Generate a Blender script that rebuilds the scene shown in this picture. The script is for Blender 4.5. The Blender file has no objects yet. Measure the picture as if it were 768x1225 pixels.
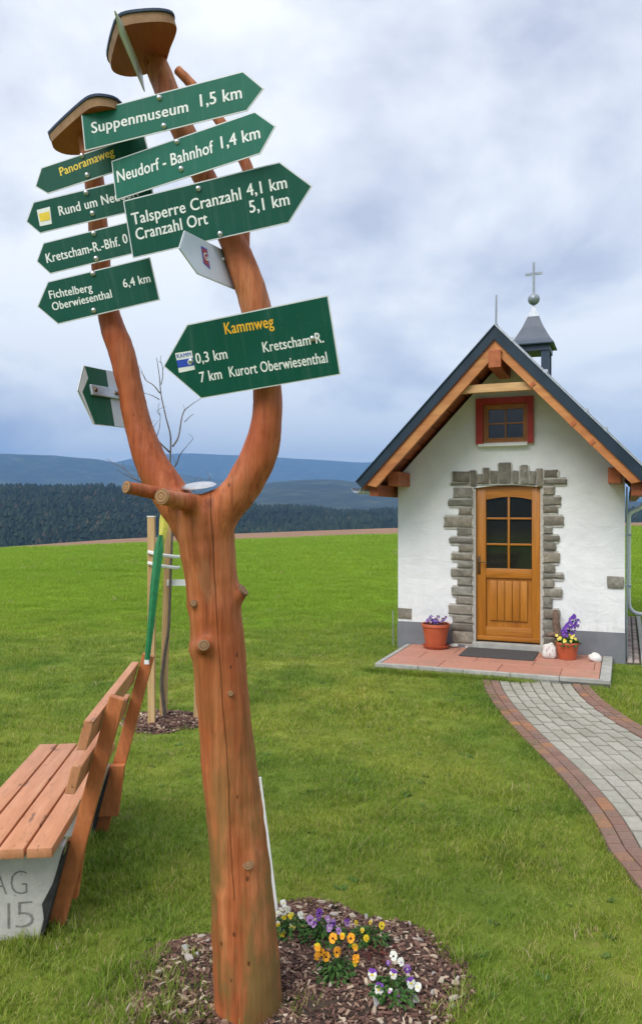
import bpy, bmesh, math, random
import numpy as np
from mathutils import Vector, Matrix, noise as mnoise
R = math.radians
sc = bpy.context.scene
C = sc.collection
random.seed(7); rng = np.random.default_rng(7)

# ------------------------------------------------------------ camera, world, sun, exposure
EYE = 1.72; F = 920.0; CX = 384.0; CY = 612.5
cam = bpy.data.objects.new('camera', bpy.data.cameras.new('camera')); C.objects.link(cam)
cam.location = (0, 0, EYE); cam.rotation_euler = (R(90), 0, 0)
cam.data.sensor_fit = 'VERTICAL'; cam.data.sensor_height = 36; cam.data.lens = F / 1225 * 36
cam.data.clip_start = 0.05; cam.data.clip_end = 40000
sc.camera = cam
SUN_EL, SUN_AZ = 48, -38          # azimuth from behind the camera, negative = from the left
sdir = Vector((math.sin(R(SUN_AZ)) * math.cos(R(SUN_EL)), -math.cos(R(SUN_AZ)) * math.cos(R(SUN_EL)), math.sin(R(SUN_EL))))
sun = bpy.data.objects.new('sun', bpy.data.lights.new('sun', 'SUN')); C.objects.link(sun)
sun.data.energy = 1.5; sun.data.angle = R(38); sun.data.color = (1, .96, .9)
sun.rotation_euler = sdir.to_track_quat('Z', 'Y').to_euler()
w = bpy.data.worlds.new('World'); sc.world = w; w.use_nodes = True
nt = w.node_tree; nt.nodes.clear()
def wn(t, **k):
    n = nt.nodes.new(t)
    for a, b in k.items(): setattr(n, a, b)
    return n
sky = wn('ShaderNodeTexSky', sky_type='NISHITA', sun_disc=False, sun_elevation=R(SUN_EL), sun_rotation=math.atan2(sdir.x, sdir.y), air_density=1.2, dust_density=1.5)
tc = wn('ShaderNodeTexCoord'); sep = wn('ShaderNodeSeparateXYZ'); nt.links.new(tc.outputs['Generated'], sep.inputs[0])
ad = wn('ShaderNodeMath', operation='MAXIMUM'); nt.links.new(sep.outputs[2], ad.inputs[0]); ad.inputs[1].default_value = 0
ad2 = wn('ShaderNodeMath', operation='ADD'); nt.links.new(ad.outputs[0], ad2.inputs[0]); ad2.inputs[1].default_value = .5
dx = wn('ShaderNodeMath', operation='DIVIDE'); dy = wn('ShaderNodeMath', operation='DIVIDE')
nt.links.new(sep.outputs[0], dx.inputs[0]); nt.links.new(ad2.outputs[0], dx.inputs[1])
nt.links.new(sep.outputs[1], dy.inputs[0]); nt.links.new(ad2.outputs[0], dy.inputs[1])
cmb = wn('ShaderNodeCombineXYZ'); nt.links.new(dx.outputs[0], cmb.inputs[0]); nt.links.new(dy.outputs[0], cmb.inputs[1]); cmb.inputs[2].default_value = 5.2
n1 = wn('ShaderNodeTexNoise'); n1.inputs['Scale'].default_value = 2.1; n1.inputs['Detail'].default_value = 7; n1.inputs['Roughness'].default_value = .56; n1.inputs['Distortion'].default_value = .15
nt.links.new(cmb.outputs[0], n1.inputs['Vector'])
rmp = wn('ShaderNodeValToRGB'); el = rmp.color_ramp.elements
el[0].position = .36; el[0].color = (2.95, 3.12, 3.72, 1)
el[1].position = .55; el[1].color = (5.5, 5.55, 5.5, 1)
e = el.new(.46); e.color = (4.3, 4.45, 4.75, 1)
nt.links.new(n1.outputs['Fac'], rmp.inputs[0])
n2 = wn('ShaderNodeTexNoise'); n2.inputs['Scale'].default_value = .8; n2.inputs['Detail'].default_value = 3
nt.links.new(cmb.outputs[0], n2.inputs['Vector'])
mr = wn('ShaderNodeMapRange'); mr.inputs[1].default_value = .3; mr.inputs[2].default_value = .7; mr.inputs[3].default_value = .88; mr.inputs[4].default_value = .97
nt.links.new(n2.outputs['Fac'], mr.inputs[0])
mx = wn('ShaderNodeMixRGB'); nt.links.new(mr.outputs[0], mx.inputs[0]); nt.links.new(sky.outputs[0], mx.inputs[1]); nt.links.new(rmp.outputs[0], mx.inputs[2])
bg = wn('ShaderNodeBackground'); bg.inputs[1].default_value = .1; nt.links.new(mx.outputs[0], bg.inputs[0])
out = wn('ShaderNodeOutputWorld'); nt.links.new(bg.outputs[0], out.inputs[0])
vs = sc.view_settings; vs.view_transform = 'Standard'; vs.look = 'None'; vs.gamma = 1; vs.use_curve_mapping = False; vs.exposure = 1.18

# ------------------------------------------------------------ helpers
def P(px, py, Y): return Vector(((px - CX) / F * Y, Y, EYE + (CY - py) / F * Y))
def G(px, py, z=0.0):
    Y = (EYE - z) * F / (py - CY); return Vector(((px - CX) / F * Y, Y, z))

def lin(c):
    if isinstance(c, str):
        c = c.lstrip('#'); c = [int(c[i:i+2], 16) / 255 for i in (0, 2, 4)]
        return tuple((x / 12.92 if x < .04045 else ((x + .055) / 1.055) ** 2.4) for x in c)
    return tuple(c)
class MT:
    """small node material builder"""
    def __init__(s, name, rough=.6, metal=0, coord='Object'):
        s.m = bpy.data.materials.new(name); s.m.use_nodes = True; s.t = s.m.node_tree
        s.b = s.t.nodes['Principled BSDF']; s.b.inputs['Roughness'].default_value = rough; s.b.inputs['Metallic'].default_value = metal
        s.co = coord
    def n(s, t, **k):
        x = s.t.nodes.new(t)
        for a, b in k.items(): setattr(x, a, b)
        return x
    def l(s, a, b): s.t.links.new(a, b)
    def vec(s, scale=(1, 1, 1)):
        if s.co == 'World': o = s.n('ShaderNodeNewGeometry').outputs['Position']
        else: o = s.n('ShaderNodeTexCoord').outputs[s.co]
        m = s.n('ShaderNodeMapping'); m.inputs['Scale'].default_value = scale; s.l(o, m.inputs[0]); return m.outputs[0]
    def noise(s, sc_, det=4, rough=.55, scale=(1, 1, 1), dist=0):
        x = s.n('ShaderNodeTexNoise'); x.inputs['Scale'].default_value = sc_; x.inputs['Detail'].default_value = det
        x.inputs['Roughness'].default_value = rough; x.inputs['Distortion'].default_value = dist
        s.l(s.vec(scale), x.inputs['Vector']); return x.outputs['Fac']
    def ramp(s, fac, stops):
        x = s.n('ShaderNodeValToRGB'); e = x.color_ramp.elements
        while len(e) < len(stops): e.new(.5)
        for a, (p, c) in zip(e, stops):
            a.position = p; c = (c, c, c) if isinstance(c, (int, float)) else lin(c); a.color = (*c, 1)
        s.l(fac, x.inputs[0]); return x.outputs[0]
    def mix(s, f, a, b, mode='MIX'):
        x = s.n('ShaderNodeMixRGB', blend_type=mode)
        for i, v in ((0, f), (1, a), (2, b)):
            if hasattr(v, 'links'): s.l(v, x.inputs[i])
            elif i == 0: x.inputs[0].default_value = v
            else: x.inputs[i].default_value = (*lin(v), 1)
        return x.outputs[0]
    def math(s, op, a, b=0.0):
        x = s.n('ShaderNodeMath', operation=op)
        for i, v in ((0, a), (1, b)):
            if hasattr(v, 'links'): s.l(v, x.inputs[i])
            else: x.inputs[i].default_value = v
        return x.outputs[0]
    def bump(s, h, strength=.3, dist=.01):
        x = s.n('ShaderNodeBump'); x.inputs['Strength'].default_value = strength; x.inputs['Distance'].default_value = dist
        prev = s.b.inputs['Normal'].links
        if prev: s.l(prev[0].from_socket, x.inputs['Normal'])
        s.l(h, x.inputs['Height']); s.l(x.outputs[0], s.b.inputs['Normal'])
    def col(s, c):
        if hasattr(c, 'links'): s.l(c, s.b.inputs['Base Color'])
        else: s.b.inputs['Base Color'].default_value = (*lin(c), 1)
    def island(s): return s.n('ShaderNodeNewGeometry').outputs['Random Per Island']
    def objrand(s): return s.n('ShaderNodeObjectInfo').outputs['Random']
def simple(name, c1, c2=None, rough=.6, metal=0, sc_=20, bump=.15, bd=.004, coord='Object', scale=(1, 1, 1), rnd=0, lo=.35, hi=.65, spec=None):
    m = MT(name, rough, metal, coord); f = m.noise(sc_, 5, .6, scale)
    c = m.ramp(f, [(lo, c1), (hi, c2 or c1)])
    if rnd:
        v = m.math('ADD', m.math('MULTIPLY', m.objrand(), rnd), 1 - rnd / 2)
        c = m.mix(1, c, m.mix(1, (1, 1, 1), v, 'MULTIPLY'), 'MULTIPLY')
    m.col(c)
    if bump: m.bump(m.noise(sc_ * 3, 5, .65, scale), bump, bd)
    if spec is not None: m.b.inputs['Specular IOR Level'].default_value = spec
    return m.m

def tag(o, label=None, cat=None, group=None, kind=None):
    if label: o['label'] = label
    if cat: o['category'] = cat
    if group: o['group'] = group
    if kind: o['kind'] = kind
    return o
def empty(name, loc=(0, 0, 0), rz=0):
    o = bpy.data.objects.new(name, None); o.empty_display_size = .1; C.objects.link(o); o.location = loc; o.rotation_euler = (0, 0, rz); return o
def link(name, me, mat=None, parent=None):
    o = bpy.data.objects.new(name, me); C.objects.link(o)
    if mat and not me.materials: me.materials.append(mat)
    if parent: o.parent = parent
    return o
class MB:
    def __init__(s): s.v = []; s.f = []; s.mi = []
    def add(s, vs_, fs, mi=0):
        b = len(s.v); s.v += [tuple(v) for v in vs_]; s.f += [tuple(i + b for i in f) for f in fs]; s.mi += [mi] * len(fs); return s
    def box(s, lo, hi, M=None, mi=0):
        x0, y0, z0 = lo; x1, y1, z1 = hi
        vs_ = [Vector(p) for p in ((x0,y0,z0),(x1,y0,z0),(x1,y1,z0),(x0,y1,z0),(x0,y0,z1),(x1,y0,z1),(x1,y1,z1),(x0,y1,z1))]
        if M: vs_ = [M @ v for v in vs_]
        return s.add(vs_, [(0,3,2,1),(4,5,6,7),(0,1,5,4),(1,2,6,5),(2,3,7,6),(3,0,4,7)], mi)
    def bar(s, a, b, w_, t_, up=(0, 0, 1)):
        a = Vector(a); b = Vector(b); d = (b - a).normalized(); u = Vector(up); x = d.cross(u).normalized(); u = x.cross(d).normalized()
        vs_ = []
        for p in (a, b):
            for i, j in ((-1,-1),(1,-1),(1,1),(-1,1)): vs_.append(p + x * w_ / 2 * i + u * t_ / 2 * j)
        return s.add(vs_, [(3,2,1,0),(4,5,6,7),(0,1,5,4),(1,2,6,5),(2,3,7,6),(3,0,4,7)])
    def tube(s, pts, rad, seg=10, caps=True, wob=0):
        pts = [Vector(p) for p in pts]; n = len(pts)
        if isinstance(rad, (int, float)): rad = [rad] * n
        prev = None; rings = []
        for i, p in enumerate(pts):
            d = (pts[min(i+1, n-1)] - pts[max(i-1, 0)]).normalized()
            if prev is None:
                u = Vector((0, 1, 0)) if abs(d.y) < .9 else Vector((1, 0, 0))
            else: u = prev
            x = d.cross(u).normalized(); u = x.cross(d).normalized(); prev = u
            ring = []
            for k in range(seg):
                a = 2 * math.pi * k / seg
                r = rad[i] * (1 + (wob * mnoise.noise(Vector((math.cos(a) * 1.5, math.sin(a) * 1.5, i * .6 + p.z * 3))) if wob else 0))
                ring.append(p + (x * math.cos(a) + u * math.sin(a)) * r)
            rings.append(ring)
        vs_ = [v for r in rings for v in r]; fs = []
        for i in range(n - 1):
            for k in range(seg):
                a = i * seg + k; b = i * seg + (k + 1) % seg; fs.append((a, b, b + seg, a + seg))
        if caps:
            fs.append(tuple(range(seg))[::-1]); fs.append(tuple((n-1) * seg + k for k in range(seg)))
        return s.add(vs_, fs)
    def prism(s, poly, dirv):
        n = len(poly); poly = [Vector(p) for p in poly]; d = Vector(dirv)
        s.add(poly + [p + d for p in poly], [tuple(range(n))[::-1], tuple(range(n, 2*n))] + [(i, (i+1) % n, (i+1) % n + n, i + n) for i in range(n)])
        return s
    def lathe(s, prof, seg=24, c=(0, 0, 0)):
        vs_ = []; c = Vector(c)
        for r, z in prof:
            for k in range(seg): a = 2 * math.pi * k / seg; vs_.append(c + Vector((r * math.cos(a), r * math.sin(a), z)))
        fs = [(i*seg+k, i*seg+(k+1) % seg, (i+1)*seg+(k+1) % seg, (i+1)*seg+k) for i in range(len(prof)-1) for k in range(seg)]
        return s.add(vs_, fs)
    def mesh(s, name, mats, smooth=False, bevel=0, bseg=2, recalc=True):
        me = bpy.data.meshes.new(name); me.from_pydata(s.v, [], s.f)
        for m in (mats if isinstance(mats, (list, tuple)) else [mats]): me.materials.append(m)
        if any(s.mi): me.polygons.foreach_set('material_index', s.mi)
        if recalc or bevel:
            bm = bmesh.new(); bm.from_mesh(me)
            if recalc: bmesh.ops.recalc_face_normals(bm, faces=bm.faces)
            if bevel: bmesh.ops.bevel(bm, geom=[e for e in bm.edges if len(e.link_faces) == 2 and e.calc_face_angle(0) > .5], offset=bevel, segments=bseg, affect='EDGES', profile=.5)
            bm.to_mesh(me); bm.free()
        if smooth: me.shade_smooth()
        return me
    def obj(s, name, mats, parent=None, **k): return link(name, s.mesh(name, mats, **k), None, parent)
def sm(o, ang=40):
    o.data.shade_smooth()
    try: o.data.set_sharp_from_angle(angle=R(ang))
    except Exception: pass
    return o
def catmull(pts, n=8):
    out_ = []; p = [np.array(q, float) for q in pts]; p = [2*p[0]-p[1]] + p + [2*p[-1]-p[-2]]
    for i in range(1, len(p) - 2):
        for k in range(n):
            t = k / n
            out_.append(.5*((2*p[i]) + (-p[i-1]+p[i+1])*t + (2*p[i-1]-5*p[i]+4*p[i+1]-p[i+2])*t*t + (-p[i-1]+3*p[i]-3*p[i+1]+p[i+2])*t**3))
    out_.append(p[-2]); return out_

# ------------------------------------------------------------ materials
def trunk_mat():
    m = MT('stained_trunk', .48)
    s1 = m.noise(9, 6, .6, (1, 1, .10)); s2 = m.noise(42, 5, .65, (1, 1, .05)); s3 = m.noise(3.2, 3, .5, (1, 1, .55), .4)
    base = m.ramp(s1, [(.3, (.31, .078, .028)), (.5, (.44, .138, .050)), (.68, (.54, .215, .09))])
    fine = m.ramp(s2, [(.32, (.58, .54, .52)), (.47, (.92, .9, .9)), (.65, (1.14, 1.16, 1.18))])
    c = m.mix(1, base, fine, 'MULTIPLY')
    c = m.mix(1, c, m.ramp(m.noise(95, 4, .7, (1, 1, .035)), [(.3, (.74, .70, .68)), (.5, (1, 1, 1)), (.7, (1.12, 1.14, 1.16))]), 'MULTIPLY')
    wp = m.ramp(m.noise(5, 5, .65, (1, 1, .25), .5), [(.58, 0.0), (.72, .45)]); c = m.mix(wp, c, (.42, .26, .13))
    red = m.ramp(s3, [(.5, 0.0), (.62, 1.0)])
    c = m.mix(m.math('MULTIPLY', red, .45), c, (.33, .055, .014))
    # green algae low on the post
    z = m.n('ShaderNodeSeparateXYZ'); m.l(m.vec(), z.inputs[0])
    low = m.ramp(m.math('MULTIPLY', z.outputs[2], .6), [(.25, 1.0), (.85, 0.0)])
    al = m.ramp(m.noise(7, 5, .65, (1.2, 1, .35)), [(.43, 0.0), (.56, 1.0)])
    al = m.math('MULTIPLY', al, low)
    c = m.mix(m.math('MULTIPLY', al, .80), c, (.17, .125, .04))
    # drying checks and specks
    ck = m.ramp(m.noise(34, 3, .5, (1, 1, .05), .3), [(.262, 1.0), (.29, 0.0)])
    c = m.mix(m.math('MULTIPLY', ck, .8), c, (.045, .014, .006))
    vo = m.n('ShaderNodeTexVoronoi'); vo.inputs['Scale'].default_value = 17; m.l(m.vec((1, 1, .6)), vo.inputs['Vector']); vo.inputs['Randomness'].default_value = 1
    sp = m.ramp(vo.outputs['Distance'], [(.075, 1.0), (.11, 0.0)])
    c = m.mix(m.math('MULTIPLY', sp, .75), c, (.06, .02, .009))
    # long crack down the front
    xx = m.math('ADD', z.outputs[0], m.math('MULTIPLY', m.math('SUBTRACT', m.noise(1.6, 3, .6, (.01, .01, 1)), .5), .035))
    line = m.math('ABSOLUTE', m.math('ADD', xx, m.math('ADD', m.math('MULTIPLY', z.outputs[2], .062), .012)))
    fr = m.math('MULTIPLY', m.math('LESS_THAN', z.outputs[1], -.02), m.math('GREATER_THAN', z.outputs[2], .45))
    fr = m.math('MULTIPLY', fr, m.math('LESS_THAN', z.outputs[2], 1.78))
    cr = m.math('MULTIPLY', m.ramp(m.math('MULTIPLY', line, 100), [(.05, 1.0), (.20, 0.0)]), m.math('MULTIPLY', fr, m.ramp(m.noise(5, 3, .6, (.3, .3, 1)), [(.38, .15), (.5, 1.0)])))
    c = m.mix(m.math('MULTIPLY', cr, .55), c, (.09, .028, .012))
    m.col(c)
    m.bump(m.noise(30, 6, .7, (1, 1, .07)), .6, .007); m.b.inputs['Specular IOR Level'].default_value = .25; m.bump(m.noise(95, 4, .7, (1, 1, .035)), .7, .004); m.bump(m.math('MULTIPLY', ck, -1), .6, .004); m.bump(m.math('MULTIPLY', cr, -1), .9, .006)
    m.bump(m.noise(5, 3, .5, (1, 1, .3)), .4, .02)
    return m.m
M = {}
M['trunk'] = trunk_mat()
def endgrain(name, a, b):
    m = MT(name, .7); x = m.n('ShaderNodeTexWave', wave_type='RINGS', rings_direction='Z'); x.inputs['Scale'].default_value = 30; x.inputs['Distortion'].default_value = 2; x.inputs['Detail'].default_value = 3
    m.l(m.vec(), x.inputs['Vector']); m.col(m.ramp(x.outputs['Fac'], [(.2, a), (.9, b)])); m.bump(x.outputs['Fac'], .3, .002); return m.m
M['endgrain'] = endgrain('cut_end', (.20, .095, .035), (.36, .2, .085))
M['knot'] = endgrain('knot_face', (.16, .075, .03), (.27, .15, .065))
M['capwood'] = simple('cap_board_wood', (.30, .065, .024), (.38, .09, .035), .55, sc_=8, scale=(6, 1, 1))
M['capedge'] = simple('cap_edge_wood', (.22, .11, .05), (.40, .23, .12), .65, sc_=12)
M['felt'] = simple('dark_blue_felt', (.018, .035, .085), (.03, .05, .11), .6, sc_=60, bump=.3, bd=.002)
M['alu'] = simple('sign_alu', (.62, .64, .66), (.72, .74, .76), .35, .0, 8, .05)
def green(name, c, c2):
    m = MT(name, .38); f = m.noise(5, 5, .6); d = m.noise(70, 4, .7)
    k = m.mix(m.math('MULTIPLY', m.ramp(d, [(.6, 0.0), (.78, 1.0)]), .10), m.ramp(f, [(.3, c), (.7, c2)]), (.2, .3, .27))
    k = m.mix(m.ramp(m.noise(40, 4, .6, (1, 1, .06)), [(.52, 0.0), (.75, .10)]), k, (.22, .30, .27)); m.col(k); m.bump(f, .08, .01); m.b.inputs['Specular IOR Level'].default_value = .22; m.l(m.ramp(m.noise(12, 4), [(.3, .38), (.7, .55)]), m.b.inputs['Roughness']); return m.m
M['green'] = green('sign_green', (.003, .072, .047), (.004, .083, .055))
M['green_light'] = green('sign_green_lighter', (.005, .115, .076), (.008, .135, .092))  # lighter teal green than the other sign faces
M['green_back'] = green('sign_green_back', (.006, .09, .05), (.009, .11, .06))
M['white'] = simple('white_print', (.80, .82, .80), (.74, .76, .74), .45, sc_=30, bump=0)
M['yellow'] = simple('yellow_print', (.78, .55, .03), (.85, .62, .04), .45, bump=0)
M['orange'] = simple('orange_yellow_print', (.85, .42, .02), (.85, .50, .03), .45, bump=0)
M['blue'] = simple('blue_print', (.02, .06, .45), (.03, .08, .5), .45, bump=0)
M['redp'] = simple('red_print', (.32, .03, .04), (.38, .05, .06), .5, bump=0)
M['whiteplate'] = simple('white_plate', (.55, .60, .70), (.63, .67, .75), .3, sc_=6, bump=.05)
M['steel'] = simple('steel', (.55, .56, .58), (.68, .68, .70), .28, .85, 40, .1)
M['galv'] = simple('galvanised_steel', (.38, .42, .47), (.52, .56, .60), .4, .6, 30, .1)
def stucco():
    m = MT('white_stucco', .85); k = m.ramp(m.noise(3, 5, .6), [(.3, (.70, .72, .74)), (.65, (.80, .81, .82))])
    z = m.n('ShaderNodeSeparateXYZ'); m.l(m.vec(), z.inputs[0])
    sp = m.math('MULTIPLY', m.ramp(z.outputs[2], [(.38, 1.0), (.75, 0.0)]), m.ramp(m.noise(16, 6, .7), [(.46, 0.0), (.66, .4)]))
    k = m.mix(sp, k, (.44, .41, .34)); st = m.ramp(m.noise(10, 5, .65, (1, 1, .07)), [(.58, 0.0), (.75, .12)]); k = m.mix(st, k, (.50, .50, .47)); m.col(k)
    m.bump(m.noise(7, 4, .55, (1, 1, 1), .6), .30, .022); m.bump(m.noise(45, 5, .65), .35, .006); m.bump(m.noise(2.4, 3, .5, (1, 1, 2), 1.2), .28, .04)
    return m.m
M['stucco'] = stucco()
M['plinth'] = simple('grey_plinth', (.155, .165, .185), (.19, .20, .22), .8, sc_=6, bump=.3)
def stone(name, a, b, c3):
    m = MT(name, .85); f = m.noise(14, 6, .7); k = m.ramp(f, [(.25, a), (.5, b), (.75, c3)])
    v = m.math('ADD', m.math('MULTIPLY', m.objrand(), .55), .72); k = m.mix(1, k, m.ramp(m.math('FRACT', m.math('MULTIPLY', m.objrand(), 7.3)), [(0, (1.04, .99, .93)), (.5, (.96, 1, 1.02)), (.8, (1.1, 1.04, .96)), (1, (1.0, .98, .95))]), 'MULTIPLY')
    m.col(m.mix(1, k, m.mix(1, (1, 1, 1), v, 'MULTIPLY'), 'MULTIPLY')); m.bump(m.noise(22, 6, .7), .8, .02); return m.m
M['stone'] = stone('grey_gneiss', (.115, .108, .09), (.205, .19, .158), (.33, .31, .27))
M['mortar'] = simple('mortar', (.42, .40, .36), (.55, .53, .48), .9, sc_=30, bump=.5, bd=.01)
def wood(name, a, b, c3, rough=.5, sc=(1, 1, .08), s=14):
    m = MT(name, rough); f = m.noise(s, 6, .6, sc, .3); g = m.noise(s * 4, 4, .6, sc)
    k = m.ramp(f, [(.28, a), (.5, b), (.72, c3)]); k = m.mix(1, k, m.ramp(g, [(.3, .78), (.6, 1.0)]), 'MULTIPLY')
    v = m.math('ADD', m.math('MULTIPLY', m.objrand(), .16), .92); k = m.mix(1, k, m.mix(1, (1, 1, 1), v, 'MULTIPLY'), 'MULTIPLY')
    m.col(k); m.bump(g, .15, .003); return m.m
M['door'] = wood('door_wood', (.32, .110, .010), (.42, .155, .014), (.48, .19, .022), .38)
M['door_h'] = wood('door_wood_rail', (.32, .110, .010), (.42, .155, .014), (.48, .19, .022), .38, (.08, 1, 1))
M['rake'] = wood('roof_timber', (.36, .115, .028), (.50, .185, .05), (.58, .27, .09), .55, (.15, .15, 1), 6)
M['beam'] = wood('pale_beam', (.52, .27, .10), (.64, .37, .16), (.70, .44, .21), .55, (.08, 1, 1))
M['purlin'] = wood('red_purlin', (.33, .075, .022), (.42, .11, .032), (.48, .15, .045), .55, (1, .1, 1))
M['soffit'] = wood('soffit_board', (.24, .05, .016), (.32, .075, .022), (.40, .11, .03), .6, (1, .08, 1))
M['redframe'] = simple('dark_red_paint', (.38, .022, .010), (.46, .030, .014), .5, sc_=12, bump=.1)
M['roof'] = simple('slate_blue_sheet', (.012, .026, .045), (.020, .038, .062), .5, 0, 5, .08, spec=.3)
M['belfry'] = simple('blue_grey_sheet', (.045, .065, .10), (.075, .095, .14), .5, .0, 5, .08)
M['belfry_dark'] = simple('dark_blue_sheet', (.022, .04, .07), (.04, .06, .10), .45, .2, 5, .08)
def glass():
    m = MT('dark_pane', .06); m.col((.012, .014, .014)); m.b.inputs['Specular IOR Level'].default_value = .6
    m.bump(m.noise(2.2, 2, .5), .03, .02); return m.m
M['glass'] = glass()
M['zinc'] = simple('zinc_grey', (.22, .25, .30), (.32, .35, .40), .4, .25, 20, .1)
M['bronze'] = simple('bronze_handle', (.10, .06, .03), (.16, .10, .05), .4, .7, 30, .1)
def paver(name, cols, rough=.85):
    m = MT(name, rough); r = m.objrand(); k = m.ramp(r, [(i / (len(cols) - 1) if len(cols) > 1 else 0, c) for i, c in enumerate(cols)])
    k = m.mix(1, k, m.ramp(m.noise(30, 5, .7), [(.3, .80), (.7, 1.08)]), 'MULTIPLY'); m.co = 'World'; k = m.mix(m.ramp(m.noise(2.5, 5, .65), [(.48, 0.0), (.68, .32)]), k, (.17, .15, .10)); m.col(k); m.bump(m.noise(90, 4, .7), .4, .003); return m.m
M['paver'] = paver('grey_paver', [(.31, .30, .25), (.38, .365, .305), (.34, .325, .275), (.42, .40, .34)])
M['brick'] = paver('red_brown_brick', [(.20, .115, .088), (.24, .125, .092), (.26, .15, .115), (.20, .125, .10), (.36, .165, .075), (.22, .13, .10), (.23, .13, .10)])
M['joint'] = simple('path_joint_sand', (.07, .065, .045), (.12, .11, .075), .95, sc_=60, bump=.5)
M['tile'] = paver('terracotta_tile', [(.44, .20, .14), (.50, .235, .165), (.47, .215, .15), (.53, .26, .18)], .7)
M['kerb'] = simple('concrete_edging', (.29, .29, .265), (.40, .395, .36), .9, sc_=10, bump=.3, rnd=.1)
M['mat'] = simple('dark_doormat', (.045, .045, .045), (.09, .088, .085), .95, sc_=120, bump=.9, bd=.006)
M['terra'] = simple('terracotta_plastic', (.40, .080, .030), (.48, .105, .042), .5, sc_=8, bump=.05)
M['soil'] = simple('dark_soil', (.03, .018, .012), (.07, .045, .03), .95, sc_=50, bump=.9, bd=.01)
M['cobble'] = paver('pink_cobble', [(.34, .27, .25), (.22, .16, .15), (.46, .40, .37), (.30, .22, .2)])
M['benchwood'] = wood('bench_paint', (.42, .125, .038), (.50, .16, .052), (.56, .195, .070), .5, (1, .06, .3), 20)
def seatm():
    m = MT('bench_seat_paint', .5); g = m.noise(9, 5, .7, (3, .35, 1)); fl = m.ramp(m.noise(16, 6, .75, (2, .4, 1), .5), [(.60, 0.0), (.63, 1.0)])
    k = m.ramp(g, [(.3, (.46, .185, .080)), (.6, (.56, .250, .125)), (.8, (.62, .33, .19))]); k = m.mix(m.ramp(m.noise(70, 5, .7, (2, .12, 1)), [(.5, 0.0), (.72, .5)]), k, (.26, .12, .07)); k = m.mix(m.math('MULTIPLY', fl, .85), k, (.10, .055, .035))
    m.col(k); m.bump(fl, .4, .002); m.bump(m.noise(60, 4, .6, (3, .2, 1)), .15, .002); return m.m
M['seat'] = seatm()
def conc():
    m = MT('aged_concrete', .9); k = m.ramp(m.noise(6, 6, .7), [(.3, (.44, .43, .40)), (.7, (.64, .62, .58))])
    k = m.mix(m.ramp(m.noise(14, 5, .7), [(.62, 0.0), (.7, .7)]), k, (.18, .18, .16)); m.col(k); m.bump(m.noise(40, 6, .75), .6, .008); return m.m
M['concrete'] = conc()
M['scratch'] = simple('scratched_concrete', (.16, .155, .14), (.28, .27, .25), .95, sc_=60, bump=.4)
M['tar'] = simple('black_tar', (.015, .015, .017), (.03, .03, .03), .7, sc_=30, bump=.5)
M['stake'] = wood('raw_stake', (.42, .24, .10), (.56, .36, .17), (.64, .45, .24), .7, (1, 1, .05), 22)
M['whitewood'] = simple('white_painted_wood', (.72, .73, .72), (.80, .80, .79), .6, sc_=20, bump=.1)
M['bark'] = simple('sapling_bark', (.085, .065, .055), (.17, .135, .115), .8, sc_=60, bump=.5, scale=(1, 1, .3))
M['strapg'] = simple('green_strap', (.005, .13, .04), (.01, .19, .06), .5, sc_=30, bump=.2)
M['strapy'] = simple('yellow_strap', (.45, .42, .05), (.62, .56, .10), .5, sc_=30, bump=.2)
M['bell'] = M['bronze']
M['whitestone'] = simple('painted_white_stone', (.60, .57, .52), (.76, .75, .72), .7, sc_=9, bump=.4)

def leafmat(name, a, b, tr=.25, coord='World'):
    m = MT(name, .55, 0, coord); k = m.ramp(m.island(), [(0, a), (1, b)]); m.col(k)
    m.b.inputs['Specular IOR Level'].default_value = .25
    return m.m
M['leaf'] = leafmat('pansy_leaf', (.025, .075, .015), (.07, .16, .03))
M['redleaf'] = leafmat('dark_red_leaf', (.07, .018, .015), (.15, .04, .03))

def grassmat():
    m = MT('grass_blades', .5, 0, 'World')
    r = m.island(); k = m.ramp(r, [(0, (.155, .245, .028)), (.5, (.265, .39, .050)), (.76, (.36, .455, .090)), (.87, (.47, .46, .17)), (1, (.56, .47, .27))])
    n = m.noise(1.1, 4, .6); k = m.mix(1, k, m.ramp(n, [(.3, (.62, .76, .7)), (.7, (1.28, 1.10, 1.1))]), 'MULTIPLY')
    n = m.noise(2.6, 5, .65); k = m.mix(m.ramp(n, [(.60, 0.0), (.74, .5)]), k, (.36, .31, .12)); n = m.noise(3.3, 5, .65, (1, 1, 1), .8); k = m.mix(m.ramp(n, [(.56, 0.0), (.70, .55)]), k, (.07, .15, .022)); n = m.noise(.23, 3, .5); k = m.mix(1, k, m.ramp(n, [(.35, (.85, .95, .9)), (.65, (1.15, 1.06, 1.05))]), 'MULTIPLY')
    sy = m.n('ShaderNodeSeparateXYZ'); m.l(m.n('ShaderNodeNewGeometry').outputs['Position'], sy.inputs[0])
    ff = m.ramp(m.math('MULTIPLY', m.math('ADD', sy.outputs[1], m.math('MULTIPLY', m.noise(.5, 2), 4)), .04), [(.42, 0.0), (.66, 1.0)])
    k = m.mix(ff, k, m.mix(1, m.ramp(r, [(0, (.22, .345, .034)), (1, (.31, .44, .055))]), m.ramp(m.noise(.16, 5, .6, (1, .35, 1)), [(.3, (.88, .92, .9)), (.7, (1.1, 1.05, 1.05))]), 'MULTIPLY'))
    m.col(k); m.b.inputs['Specular IOR Level'].default_value = .08
    tl = m.n('ShaderNodeBsdfTranslucent'); m.l(k, tl.inputs[0]); mxs = m.n('ShaderNodeMixShader'); mxs.inputs[0].default_value = .45
    o = m.t.nodes['Material Output']; m.l(m.b.outputs[0], mxs.inputs[1]); m.l(tl.outputs[0], mxs.inputs[2]); m.l(mxs.outputs[0], o.inputs[0])
    return m.m
M['grass'] = grassmat()
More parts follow.
